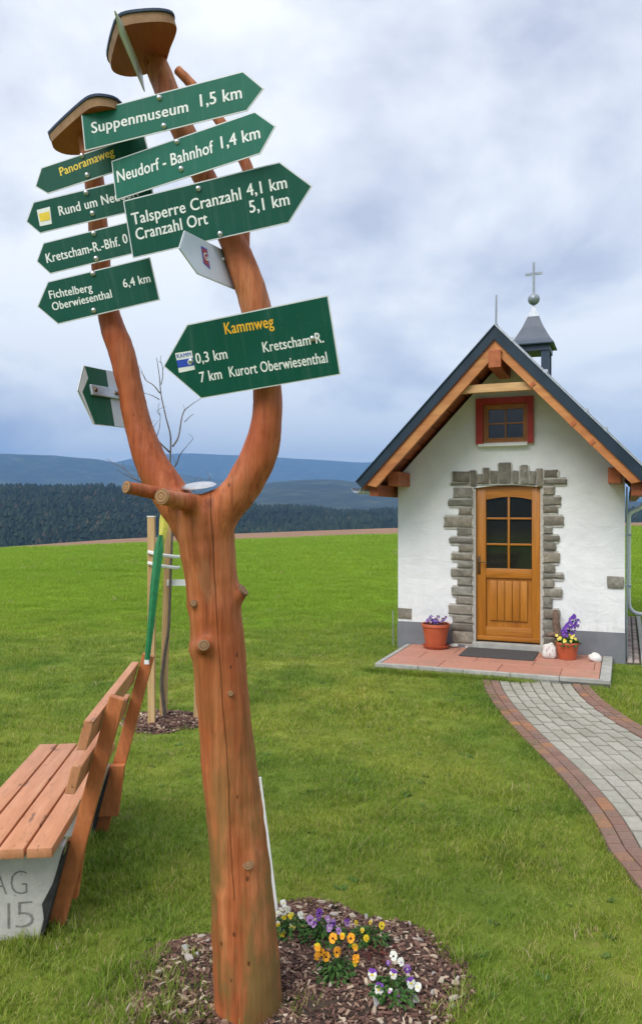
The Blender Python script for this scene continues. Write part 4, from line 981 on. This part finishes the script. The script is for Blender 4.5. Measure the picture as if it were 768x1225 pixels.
for pts, r0, dy in (([(203.5, 541), (194, 532), (185, 521), (183, 513)], .008, -.2), ([(191.5, 470), (184, 461), (175, 455), (171, 448)], .006, .2), ([(191, 478), (182, 473), (172, 470)], .004, -.1),
     ([(207, 534), (214, 522), (219, 495), (228, 485), (240, 477)], .008, .3), ([(203.5, 562), (211, 556), (215, 545), (221, 537), (227, 530)], .006, -.3), ([(221, 505), (229, 497), (232, 496)], .0035, .1), ([(187, 524), (191, 512), (192, 497), (190, 492)], .004, .2),
     ([(193, 460), (195, 450), (194, 436), (190, 432)], .004, -.1), ([(204, 590), (190, 585), (165, 575), (150, 562), (128, 549)], .007, .3), ([(176, 578), (160, 573), (140, 562)], .004, -.2), ([(205, 600), (225, 590), (240, 582), (252, 572)], .006, .2), ([(222, 592), (232, 578), (238, 570)], .003, .1), ([(196, 560), (195, 548), (197, 541)], .005, -.1)):
    b = MB(); twig(b, pts, r0, .0018, dy); b.obj('branch', M['bark'], tree, smooth=True)
    if len(pts) > 3:
        for i in range(2):
            j = random.randint(1, len(pts) - 1); x, y = pts[j]; b = MB(); twig(b, [(x, y), (x + random.uniform(-5, 5), y - 6), (x + random.uniform(-8, 8), y - 11)], .0025, .0012, random.uniform(-.1, .1)); b.obj('branch', M['bark'], tree, smooth=True)

# white stake behind the post
ws = G(331, 1092); tag(MB().bar(ws, P(310.5, 930, ws.y + .02), .016, .010, (0, 1, 0)).obj('white_rod', M['whitewood']), 'thin white rod leaning behind the right side of the trunk base', 'rod')

# ------------------------------------------------------------ flower bed and mulch
BC = Vector((-.11, 2.78, 0)); BRX, BRY = .60, .63
def bedr(a): return (1 - .25 * math.exp(-((((a % 6.2832) - 2.25) / .5) ** 2))) * (1 + .06 * math.sin(3 * a + 1) + .04 * math.sin(5 * a) + .03 * math.sin(9 * a + 2))
def mound(name, c, rx, ry, hh, mat, seed=0):
    vs_ = [(c.x, c.y, hh)]; fs = []; n = 72; m_ = 22
    for i in range(1, m_ + 1):
        for k in range(n):
            a = 2 * math.pi * k / n; q = i / m_; f_ = bedr(a + seed) * q
            x = c.x + rx * f_ * math.cos(a); y = c.y + ry * f_ * math.sin(a)
            z = hh * (1 - q ** 3) + .012 * mnoise.noise(Vector((x * 14, y * 14, seed))) * (1 - q ** 6) + .006 * mnoise.noise(Vector((x * 50, y * 50, 0))) + (-.012 if i == m_ else .004)
            vs_.append((x, y, z))
    for k in range(n): fs.append((0, 1 + k, 1 + (k + 1) % n))
    for i in range(m_ - 1):
        for k in range(n): a = 1 + i * n + k; b = 1 + i * n + (k + 1) % n; fs.append((a, a + n, b + n, b))
    o = MB().add(vs_, fs).obj(name, M[mat], smooth=True); tag(o, kind='structure'); return o
bed = mound('flower_bed', BC, BRX, BRY, .045, 'soil')
TB = Vector((-1.27, 6.3, 0)); tbed = mound('tree_mulch_bed', TB, .35, .32, .03, 'soil', 2)
def bedz(c, rx, ry, hh, x, y):
    a = math.atan2((y - c.y) / ry, (x - c.x) / rx); q = math.hypot((x - c.x) / rx, (y - c.y) / ry) / bedr(a); return hh * (1 - min(q, 1) ** 3), q
mm = MT('mulch_chips', .85, 0, 'World'); mm.col(mm.ramp(mm.island(), [(0, (.045, .022, .016)), (.40, (.11, .052, .038)), (.72, (.18, .095, .070)), (.87, (.30, .19, .13)), (.95, (.46, .35, .25)), (1, (.58, .48, .38))])); mm.bump(mm.noise(80, 4), .5, .003); M['mulch'] = mm.m
def chips(name, c, rx, ry, hh, n, smin, smax, label, seed=0, edge=True):
    vs_ = []; fs = []
    for i in range(n):
        q = math.sqrt(random.random()) * (1.03 if edge else .95); a = random.uniform(0, 2 * math.pi); f_ = bedr(a + seed) * q
        x = c.x + rx * f_ * math.cos(a); y = c.y + ry * f_ * math.sin(a); z = hh * (1 - min(q, 1) ** 3) + random.uniform(.002, .014)
        l = random.uniform(smin, smax) * (1.3 if q > .75 and random.random() < .3 else 1); ww = l * random.uniform(.12, .5); t = random.uniform(.001, .003)
        Mx = Matrix.Translation((x, y, z)) @ Matrix.Rotation(random.uniform(0, 6.28), 4, 'Z') @ Matrix.Rotation(random.gauss(0, .3), 4, 'X') @ Matrix.Rotation(random.gauss(0, .25), 4, 'Y')
        b = len(vs_); j = lambda: random.uniform(.7, 1.3)
        for dx_, dy_, dz_ in ((-l*j(), -ww*j(), -t), (l*j(), -ww*j(), -t), (l*j(), ww*j(), -t), (-l*j(), ww*j(), -t), (-l*.8, -ww*.8, t), (l*.8, -ww*.8, t), (l*.8, ww*.8, t), (-l*.8, ww*.8, t)): vs_.append(tuple(Mx @ Vector((dx_ / 2, dy_ / 2, dz_))))
        fs += [tuple(b + k for k in f) for f in ((4,5,6,7),(0,1,5,4),(1,2,6,5),(2,3,7,6),(3,0,4,7))]
    o = link(name, (lambda me: (me.from_pydata(vs_, [], fs), me)[1])(bpy.data.meshes.new(name)), M['mulch']); tag(o, label, 'mulch', kind='stuff')
chips('bark_mulch', BC, BRX, BRY,   .045, 11000, .007, .030, 'brown bark mulch and wood shreds covering the flower bed')
chips('bark_mulch', TB, .35, .32, .03, 1700, .015, .05, 'brown bark mulch around the sapling', 2)
M['chip'] = paver('pale_wood_chip', [(.44, .33, .22), (.52, .45, .36), (.36, .26, .18), (.46, .40, .34), (.34, .33, .32)])
random.seed(21)
for i in range(95):
    for _ in range(50):
        a = random.uniform(0, 2 * math.pi); q = random.uniform(.3, 1.04) ** .5
        if not (-.6 < a - (6.28 if a > 4 else 0) < 1.9) and random.random() < .6: continue
        x = BC.x + BRX * bedr(a) * q * math.cos(a); y = BC.y + BRY * bedr(a) * q * math.sin(a)
        if y > 2.3 and (Vector((x, y)) - Vector((PB.x, PB.y))).length > .17: break
    z = .045 * (1 - min(q, 1) ** 3) + .012; l = random.uniform(.014, .036); ww = l * random.uniform(.35, .7); j = lambda: random.uniform(.75, 1.25)
    b = MB().prism([(-l/2*j(), -ww/2*j(), 0), (0, -ww/2*j(), .002), (l/2*j(), -ww/3*j(), 0), (l/2*j(), ww/2*j(), 0), (0, ww/2*j(), 0), (-l/2*j(), ww/3*j(), 0)], (0, 0, random.uniform(.003, .010)))
    o = b.obj('wood_chip', M['chip'], bed, bevel=.001, bseg=1); o.location = (x, y, z); o.rotation_euler = (random.gauss(0, .3), random.gauss(0, .25), random.uniform(0, 6.28))

# pansies
def petal_mat(name, c, c2=None):
    m = MT(name, .6); m.col(m.ramp(m.noise(60, 3), [(.35, c), (.65, c2 or c)])); m.b.inputs['Specular IOR Level'].default_value = .2
    return m.m
PM = {'white': petal_mat('petal_white', (.78, .78, .70), (.70, .72, .66)), 'yellow': petal_mat('petal_yellow', (.80, .62, .03), (.72, .55, .03)), 'lemon': petal_mat('petal_lemon', (.78, .72, .22), (.75, .66, .15)), 'orange': petal_mat('petal_orange', (.80, .32, .02), (.85, .42, .03)),
      'lilac': petal_mat('petal_lilac', (.42, .22, .50), (.52, .33, .58)), 'violet': petal_mat('petal_violet', (.16, .05, .36), (.26, .10, .46)), 'dark': petal_mat('petal_dark', (.03, .008, .02)), 'deep': petal_mat('petal_deep_blue', (.06, .03, .28), (.10, .05, .38))}
def blossom(c, face, size, up, low, eye, par, org):
    b = MB(); mats = [PM[up], PM[low], PM[eye]]
    spec = [(55, .95, 0), (125, .95, 0), (-5, .85, 1), (185, .85, 1), (270, 1.05, 1)]
    for i, (ang, ln_, mi) in enumerate(spec):
        a = R(ang + random.uniform(-8, 8)); wv = R(40 if i < 4 else 48); r_ = size * .5 * ln_; dz = .0012 * (i + 1) if i >= 2 else 0
        vs_ = [(0, 0, dz + .001)]
        for k in range(6):
            t = -1 + 2 * k / 5; aa = a + wv * t; rr = r_ * (1 - .16 * t * t) * random.uniform(.95, 1.05); vs_.append((math.cos(aa) * rr, math.sin(aa) * rr, dz + random.uniform(-.001, .003)))
        b.add(vs_, [(0, k, k + 1) for k in range(1, 6)], mi)
    vs_ = [(0, 0, .009)] + [(size * .12 * math.cos(R(60 * k)), size * .12 * math.sin(R(60 * k)) - size * .05, .0078) for k in range(6)]
    b.add(vs_, [(0, k + 1, (k + 1) % 6 + 1) for k in range(6)], 2)
    o = link('flower', b.mesh('flower', mats, recalc=False), None, par); d = Vector(face).normalized()
    q = d.to_track_quat('Z', 'Y').to_matrix().to_4x4()
    o.matrix_local = Matrix.Translation(Vector(c) - org) @ q
    return o
def foliage(par, r, h, n, mat='leaf', ls=.022):
    b = MB()
    for i in range(n):
        a = random.uniform(0, 6.28); q = math.sqrt(random.random()); x = r * q * math.cos(a); y = r * q * math.sin(a); z = h * (1 - q * q * .7) * random.uniform(.35, 1)
        l = ls * random.uniform(.7, 1.3); w_ = l * .5
        Mx = Matrix.Translation((x, y, z)) @ Matrix.Rotation(a + random.uniform(-.6, .6), 4, 'Z') @ Matrix.Rotation(random.uniform(-.2, .9), 4, 'Y')
        b.add([Mx @ Vector(v) for v in ((0, 0, 0), (l * .35, -w_ / 2, .002), (l * .8, -w_ / 2.4, .001), (l, 0, -.003), (l * .8, w_ / 2.4, .001), (l * .35, w_ / 2, .002), (l * .5, 0, -.003))], [(0, 1, 6), (1, 2, 6), (2, 3, 6), (3, 4, 6), (4, 5, 6), (5, 0, 6)])
    for i in range(int(n / 6)):
        a = random.uniform(0, 6.28); q = r * .5; b.tube([(0, 0, -.02), (q * math.cos(a), q * math.sin(a), h * .7)], [.0018, .001], 4, caps=False)
    return b.obj('foliage', M[mat], par, recalc=False)
def C2(x, y): return (320 + x / 3.84, 1060 + y / 3.84)
def pansy(label, bx, by, spec, r, h, n, Yoff=0):
    zb_ = .035; g = G(*C2(bx, by), zb_); g.y += Yoff; root = tag(empty('pansy', g), label, 'flower', 'pansies in the flower bed')
    foliage(root, r * .95, h * .85, int(n * 1.3))
    for x, y, up, low, eye, s in spec:
        Y = g.y - .03 + random.uniform(-.02, .03); c = P(*C2(x, y), Y); fd = Vector((-c.x, -c.y, EYE - c.z)).normalized() + Vector((random.uniform(-.5, .5), 0, random.uniform(-.5, .15)))
        blossom(c, fd, s * .88, up, low, eye, root, g)
        MB().tube([c - g + Vector((0, .006, 0)), (c - g) * .6 + Vector((0, .01, -.01)), Vector((0, 0, -.02))], .0011, 4).obj('stalk', M['leaf'], root)
    return root
pansy('white and lemon pansy plant at the left end of the bed beside the trunk', 105, 225, [(72,78,'white','white','lemon',.034),(95,103,'white','white','lemon',.03),(108,135,'lemon','yellow','yellow',.032),(75,135,'white','yellow','yellow',.03),(150,132,'white','white','lemon',.034),(115,185,'white','lemon','yellow',.036),(45,172,'white','yellow','yellow',.032),(65,215,'white','yellow','yellow',.036),(158,190,'lemon','yellow','yellow',.02),(60,110,'white','white','lemon',.028),(40,125,'white','white','lemon',.03)], .075, .10, 120)
pansy('lilac and purple pansy plant between the white and the yellow ones', 250, 255, [(240,120,'violet','violet','dark',.036),(195,155,'lilac','lilac','dark',.042),(275,150,'lilac','lilac','white',.03),(300,165,'lilac','violet','dark',.032),(285,190,'lilac','lilac','white',.034),(365,165,'violet','lilac','dark',.032),(325,205,'lilac','lilac','dark',.03),(215,175,'violet','lilac','dark',.03),(232,140,'lilac','violet','yellow',.03)], .09, .10, 170)
pansy('orange pansy plant with dark-eyed blossoms in the middle of the bed', 310, 425, [(302,238,'orange','orange','dark',.040),(385,238,'orange','orange','dark',.040),(345,228,'yellow','orange','orange',.026),(322,300,'orange','orange','dark',.040),(270,320,'orange','orange','dark',.038),(228,280,'yellow','orange','orange',.032),(230,320,'orange','orange','orange',.03),(400,280,'yellow','orange','orange',.03),(405,330,'orange','orange','orange',.034),(400,350,'orange','yellow','orange',.026),(250,300,'orange','orange','dark',.028)], .07, .095, 130)
pansy('small yellow pansy plant at the back right of the group', 460, 265, [(455,238,'yellow','yellow','orange',.032),(525,178,'yellow','yellow','dark',.032),(405,165,'yellow','yellow','orange',.02),(435,200,'lemon','yellow','orange',.022),(475,165,'yellow','yellow','dark',.018)], .08, .08, 110)
pansy('white and violet pansy plant nearest the front right', 575, 510, [(578,318,'white','white','dark',.036),(610,345,'white','white','lilac',.032),(640,375,'lilac','violet','white',.034),(580,400,'violet','white','yellow',.038),(483,402,'violet','white','yellow',.044),(515,470,'violet','white','yellow',.048),(655,440,'violet','white','yellow',.044),(595,490,'white','lilac','yellow',.032),(690,460,'white','white','lemon',.034),(565,480,'white','lilac','yellow',.02),(555,350,'lilac','violet','white',.02)], .075, .095, 120)
hg = G(*C2(500, 330), .03); rh = tag(empty('red_leaved_plant', hg), 'low dark red-leaved plant among the pansies', 'plant'); foliage(rh, .075, .05, 60, 'redleaf', .026)

# ------------------------------------------------------------ pots, stones, doormat on the patio
def pot(u, v, r_top, r_bot, h_, label, saucer=True):
    w_ = L2W(u, v, PZ + .002); root = tag(empty('flower_pot', w_), label, 'flower pot', 'terracotta pots beside the chapel door')
    z0 = .022 if saucer else 0
    pr = [(0, z0), (r_bot, z0), (r_bot * 1.01, z0 + .01), (r_top * .93, z0 + h_ * .84), (r_top * .96, z0 + h_ * .85), (r_top, z0 + h_ * .87), (r_top, z0 + h_ * .98), (r_top * .985, z0 + h_), (r_top * .93, z0 + h_ * .99), (r_top * .90, z0 + h_ * .88), (0, z0 + h_ * .88)]
    sm(MB().lathe(pr, 36).obj('pot', M['terra'], root), 40)
    MB().lathe([(0, z0 + h_ * .93), (r_top * .6, z0 + h_ * .925), (r_top * .9, z0 + h_ * .9)], 20).obj('soil', M['soil'], root)
    if saucer: sm(MB().lathe([(0, 0), (r_bot * 1.12, 0), (r_bot * 1.34, .030), (r_bot * 1.37, .034), (r_bot * 1.30, .036), (r_bot * 1.1, .012), (0, .012)], 36).obj('saucer', M['terra'], root), 40)
    return root, w_, z0 + h_
random.seed(5)
pr1, pw1, ph1 = pot(.508, -.187, .166, .115, .265, 'terracotta flower pot with saucer and low dark flowers, left of the chapel door')
plant1 = tag(empty('potted_flowers', pw1 + Vector((0, 0, ph1 - .02))), 'low fading blue and white flowers in the left pot', 'flowers')
f_ = foliage(plant1, .13, .055, 90, 'redleaf', .03)
for i in range(34):
    a = random.uniform(0, 6.28); q = .14 * math.sqrt(random.random()); c = pw1 + Vector((q * math.cos(a), q * math.sin(a), ph1 + random.uniform(.01, .07)))
    blossom(c, (random.uniform(-.4, .4), -1, .6), random.uniform(.03, .05), *random.choice([('deep', 'violet', 'white'), ('white', 'lilac', 'yellow'), ('dark', 'deep', 'yellow'), ('deep', 'dark', 'white')]), plant1, plant1.location)
pr2, pw2, ph2 = pot(1.984, -.325, .128, .092, .185, 'smaller terracotta flower pot with yellow pansies and a blue hyacinth, right of the door', False)
plant2 = tag(empty('potted_flowers', pw2 + Vector((0, 0, ph2 - .02))), 'yellow pansies and deep blue hyacinths in the right pot', 'flowers')
foliage(plant2, .11, .08, 120, 'leaf', .05)
for i in range(26):
    a = random.uniform(0, 6.28); q = .10 * math.sqrt(random.random()); c = pw2 + Vector((q * math.cos(a) - .02, q * math.sin(a) - .02, ph2 + random.uniform(.01, .08)))
    blossom(c, (random.uniform(-.5, .5), -1, .6), random.uniform(.03, .042), 'yellow', 'lemon', 'orange', plant2, plant2.location)
for cx_, hh in ((.03, .14), (.075, .21), (.0, .10)):
    for i in range(46):
        t = random.random(); a = random.uniform(0, 6.28); rr = .058 * math.sin(math.pi * min(1, t * .8 + .2)); c = pw2 + Vector((cx_ + rr * math.cos(a), rr * math.sin(a), ph2 + hh - .05 + t * .13))
        blossom(c, (math.cos(a), math.sin(a) - .4, .3), .032, 'deep', 'violet', 'deep', plant2, plant2.location)
def rock(name, c, sx, sy, sz, mat, label, cat, seed, rot=0):
    bm = bmesh.new(); bmesh.ops.create_icosphere(bm, subdivisions=3, radius=1)
    for v in bm.verts:
        n_ = mnoise.noise(v.co * 1.3 + Vector((seed, 0, 0))); v.co *= 1 + .28 * n_ + .06 * mnoise.noise(v.co * 4); v.co = Vector((v.co.x * sx, v.co.y * sy, max(v.co.z, -.8) * sz))
    me = bpy.data.meshes.new(name); bm.to_mesh(me); bm.free(); me.shade_smooth(); o = link(name, me, M[mat]); o.location = c + Vector((0, 0, sz * .78)); o.rotation_euler = (0, rot, RZ); tag(o, label, cat); return o
rk = rock('painted_stone', L2W(1.80, -.36, PZ), .078, .05, .095, 'whitestone', 'upright white stone with faint red marks leaning by the right pot', 'stone', 3, .15)
b = MB()
for q in ((-.03, .02, .018), (.01, -.02, .014), (-.01, .05, .012), (.03, .03, .01)): 
    b.tube([(q[0], -.056, q[1] - q[2]), (q[0] + .008, -.060, q[1]), (q[0], -.057, q[1] + q[2])], .0025, 5)
b.obj('red_marks', M['redp'], rk)
rock('white_stone', L2W(2.27, -.36, PZ), .065, .045, .05, 'whitestone', 'small white stone lying at the right end of the patio', 'stone', 8, .35)
rock('white_stone', L2W(.70, -.06, PZ), .05, .04, .025, 'mortar', 'small flat pebble by the left foot of the door surround', 'stone', 11)
dw = tag(empty('driftwood', L2W(1.86, -.11, PZ)), 'weathered piece of driftwood standing behind the right pot', 'driftwood')
b = MB().tube([(.0, 0, 0), (.02, 0, .15), (.0, .01, .32), (-.015, 0, .46), (-.01, 0, .50)], [.04, .035, .04, .032, .02], 12, wob=.3).tube([(.01, 0, .2), (-.06, -.02, .23), (-.11, -.02, .22)], [.03, .03, .02], 10, wob=.3).tube([(.0, 0, .12), (.06, -.02, .16)], [.03, .02], 10, wob=.3)
sm(b.obj('wood', simple('driftwood_brown', (.12, .07, .05), (.24, .16, .12), .85, sc_=25, bump=.6)), 60).parent = dw
MB().box((.86, -.60, PZ + .001), (1.66, -.06, PZ + .014)).obj('doormat_mesh', M['mat'], bevel=.004)
dm = bpy.data.objects['doormat_mesh']; dm.name = 'doormat'; dm.location = CO; dm.rotation_euler = (0, 0, RZ); tag(dm, 'dark grey doormat in front of the wooden door', 'doormat')
rp_ = G(470, 779); tag(MB().tube([(0, 0, 0), (0, 0, .5)], .006, 6).obj('ground_rod', M['galv']), 'thin pale rod standing in the grass at the left corner of the chapel', 'rod').location = rp_

# ------------------------------------------------------------ grass
def clump(name, n, rad, hmin, hmax, wd, mat, curl=.6, seg=2):
    vs_ = []; fs = []
    for i in range(n):
        a = random.uniform(0, 6.28); q = rad * math.sqrt(random.random()); x = q * math.cos(a); y = q * math.sin(a)
        h_ = random.uniform(hmin, hmax); az = random.uniform(0, 6.28); dx_, dy_ = math.cos(az), math.sin(az); px_, py_ = -dy_, dx_
        ln_ = h_ * random.uniform(.2, 1) * curl; w_ = wd * random.uniform(.6, 1.2); b = len(vs_)
        for k in range(seg):
            t = k / seg; ww = w_ * (1 - t * .5) / 2; cx_, cy_, cz_ = x + dx_ * ln_ * t * t, y + dy_ * ln_ * t * t, h_ * t * (1 - .12 * t)
            vs_ += [(cx_ - px_ * ww, cy_ - py_ * ww, cz_ - (.01 if k == 0 else 0)), (cx_ + px_ * ww, cy_ + py_ * ww, cz_ - (.01 if k == 0 else 0))]
        vs_.append((x + dx_ * ln_, y + dy_ * ln_, h_ * .88)); 
        for k in range(seg - 1): fs.append((b + 2*k, b + 2*k + 1, b + 2*k + 3, b + 2*k + 2))
        fs.append((b + 2*(seg-1), b + 2*(seg-1) + 1, b + 2*seg))
    me = bpy.data.meshes.new(name); me.from_pydata(vs_, [], fs); me.materials.append(mat)
    return bpy.data.objects.new(name, me)
random.seed(11)
protos = [clump('grass_a', 46, .075, .014, .034, .0034, M['grass'], 1.0), clump('grass_b', 46, .075, .012, .038, .0032, M['grass'], 1.3), clump('grass_c', 40, .07, .018, .045, .0036, M['grass'], 1.0),
          clump('grass_d', 30, .07, .012, .028, .005, M['grass'], 1.5), clump('grass_tall', 22, .035, .05, .12, .0045, M['grass'], .9, 3), clump('grass_dry', 26, .07, .012, .045, .0030, M['dry'], 2.0, 3), clump('weed_broad', 11, .025, .008, .022, .013, M['leaf'], 2.6, 3)]
def excluded(x, y, pad=0.0):
    v = Vector((x, y, 0)) - CO; u_, d_ = v.dot(U), v.dot(D)
    if -.01 - pad < u_ < WID + .0 and -.02 < d_ < LEN: return True
    if PU0 - pad < u_ < PU1 + pad and -PV - pad < d_ <= 0: return True
    if WID - .1 < u_ < WID + .24 and -.06 < d_ < LEN: return True
    if WID < u_ < WID + .53 and .28 < d_ < 1.8: return True
    if y < 8.1 and leftx(min(y, 8)) - .165 - pad < x < rightx(min(y, 8)) + .165 + pad and d_ < -PV + .3: return True
    for c, rx, ry, s_ in ((BC, BRX, BRY, 0), (TB, .35, .32, 2)):
        a = math.atan2((y - c.y) / ry, (x - c.x) / rx); q = math.hypot((x - c.x) / rx, (y - c.y) / ry) / bedr(a + s_)
        q += .10 * mnoise.noise(Vector((x * 9, y * 9, 1)))
        if q < .97 and not (s_ == 0 and y < 2.85 and x < -.16 and random.random() < .55): return True
    return False
def scatter(name, pts, label, kindlabel):
    me = bpy.data.meshes.new(name); me.from_pydata([p[:3] for p in pts], [], [])
    for an, ty, ix in (('scl', 'FLOAT', 3), ('rot', 'FLOAT', 4), ('pid', 'INT', 5)):
        at = me.attributes.new(an, ty, 'POINT'); at.data.foreach_set('value', [p[ix] for p in pts])
    o = link(name, me); me.materials.append(M['grass'])
    ng = bpy.data.node_groups.new(name + '_gn', 'GeometryNodeTree'); ng.interface.new_socket('Geometry', in_out='INPUT', socket_type='NodeSocketGeometry'); ng.interface.new_socket('Geometry', in_out='OUTPUT', socket_type='NodeSocketGeometry')
    N = ng.nodes.new; Lk = ng.links.new
    gi = N('NodeGroupInput'); go = N('NodeGroupOutput'); mp_ = N('GeometryNodeMeshToPoints'); ip = N('GeometryNodeInstanceOnPoints'); g2i = N('GeometryNodeGeometryToInstance')
    Lk(gi.outputs[0], mp_.inputs[0]); Lk(mp_.outputs[0], ip.inputs['Points'])
    # objects joined in reverse so that the index order is kept
    for p in reversed(protos):
        oi = N('GeometryNodeObjectInfo'); oi.inputs['Object'].default_value = p; oi.inputs['As Instance'].default_value = False; oi.transform_space = 'ORIGINAL'
        gi2 = N('GeometryNodeGeometryToInstance'); Lk(oi.outputs['Geometry'], gi2.inputs[0])
        p['_s'] = 1
        if 'jn' not in locals(): jn = N('GeometryNodeJoinGeometry')
        Lk(gi2.outputs[0], jn.inputs[0])
    Lk(jn.outputs[0], ip.inputs['Instance']); ip.inputs['Pick Instance'].default_value = True
    def attr(n_, ty):
        a = N('GeometryNodeInputNamedAttribute'); a.data_type = ty; a.inputs['Name'].default_value = n_; return a.outputs[0]
    Lk(attr('pid', 'INT'), ip.inputs['Instance Index']); cx_ = N('ShaderNodeCombineXYZ'); Lk(attr('rot', 'FLOAT'), cx_.inputs[2]); Lk(cx_.outputs[0], ip.inputs['Rotation'])
    cs = N('ShaderNodeCombineXYZ'); sa = attr('scl', 'FLOAT'); [Lk(sa, cs.inputs[i]) for i in range(3)]; Lk(cs.outputs[0], ip.inputs['Scale'])
    Lk(ip.outputs[0], go.inputs[0]); md = o.modifiers.new('scatter', 'NODES'); md.node_group = ng
    tag(o, label, 'grass', kind='stuff'); return o
pts = []
def zone(y0, y1, dens, smul, lat=1.2):
    A_ = 0
    n = int(dens * ((y1 - y0) * (2 * (.44 * (y0 + y1) / 2 + lat))))
    for i in range(n):
        y = random.uniform(y0, y1); hw_ = .44 * y + lat; x = random.uniform(-hw_, hw_)
        if excluded(x, y): continue
        v = mnoise.noise(Vector((x * 1.6, y * 1.6, 3))) + .6 * mnoise.noise(Vector((x * 5, y * 5, 9))); pid = random.choices((0, 1, 2, 3), (4, 4, 2.5 + 4 * max(0, v), 2))[0]
        if random.random() < .006: pid = 5
        if y < 8 and random.random() < .012 + .10 * max(0, mnoise.noise(Vector((x * 1.1, y * 1.1, 20))) - .25): pid = 6; smul_ = 1
        elif y < 7 and random.random() < .02 + .05 * max(0, v): pid = 4; smul_ = .55
        else: smul_ = 1
        s = smul * smul_ * random.uniform(.75, 1.25) * (1 + .45 * v)
        pts.append((x, y, hz(x, y) - .002, s, random.uniform(0, 6.28), pid))
zone(1.4, 3.5, 420, .95); zone(3.5, 6, 300, 1.05); zone(6, 9, 190, 1.25); zone(9, 13, 95, 1.6, 2)
# tall tufts by the post foot, bench feet, around edges
for (px, py, n, spread, kinds) in ((190, 1205, 46, .12, (4, 4, 5)), (235, 1195, 50, .10, (4, 5, 5)), (170, 1165, 24, .08, (2, 4, 5)), (200, 1160, 16, .06, (1, 2, 5)), (285, 1222, 14, .08, (4, 4)), (330, 1222, 8, .05, (4,)), (165, 1190, 8, .08, (4, 5)), (230, 1165, 10, .06, (5, 5, 4)), (215, 1225, 16, .12, (4, 5, 5)), (60, 1118, 14, .08, (4, 2)), (20, 1128, 12, .1, (4, 2)), (100, 1060, 8, .06, (2, 4)), (560, 1215, 8, .08, (2, 4)), (545, 1150, 8, .05, (2, 4)), (120, 1010, 8, .06, (2, 4)), (700, 1225, 8, .1, (4, 2))):
    c = G(px, py)
    for i in range(n): pts.append((c.x + random.gauss(0, spread), c.y + random.gauss(0, spread * .8), 0.0, random.uniform(.6, 1.0), random.uniform(0, 6.28), random.choice(kinds)))
# grass creeping along patio, wall and path edges
for i in range(420):
    t = random.random(); u_ = PU0 - .03 + t * 1.6; w_ = L2W(u_, -PV - random.uniform(.01, .05)); pts.append((w_.x, w_.y, gz(w_.x, w_.y), random.uniform(1.0, 1.9), random.uniform(0, 6.28), random.choice((0, 1, 2))))
for i in range(500):
    y = random.uniform(1.5, 7.8); pts.append((leftx(y) - .150 - random.uniform(0, .06), y, gz(leftx(y), y), random.uniform(.6, 1.1), random.uniform(0, 6.28), random.choice((0, 1, 2, 3))))
    if y < 7.4: pts.append((rightx(y) + .150 + random.uniform(0, .06), y, gz(rightx(y), y), random.uniform(.6, 1.1), random.uniform(0, 6.28), random.choice((0, 1, 2, 3))))
scatter('lawn_grass', pts, 'short green lawn grass around the bench, post and path', 'grass')
pts = []
zone(13, 22, 30, 2.3, 3); zone(22, 45, 7, 4.0, 5); zone(45, 80, 2.2, 6.5, 8)
scatter('meadow_grass', pts, 'bright green meadow grass stretching to the field edge', 'grass')
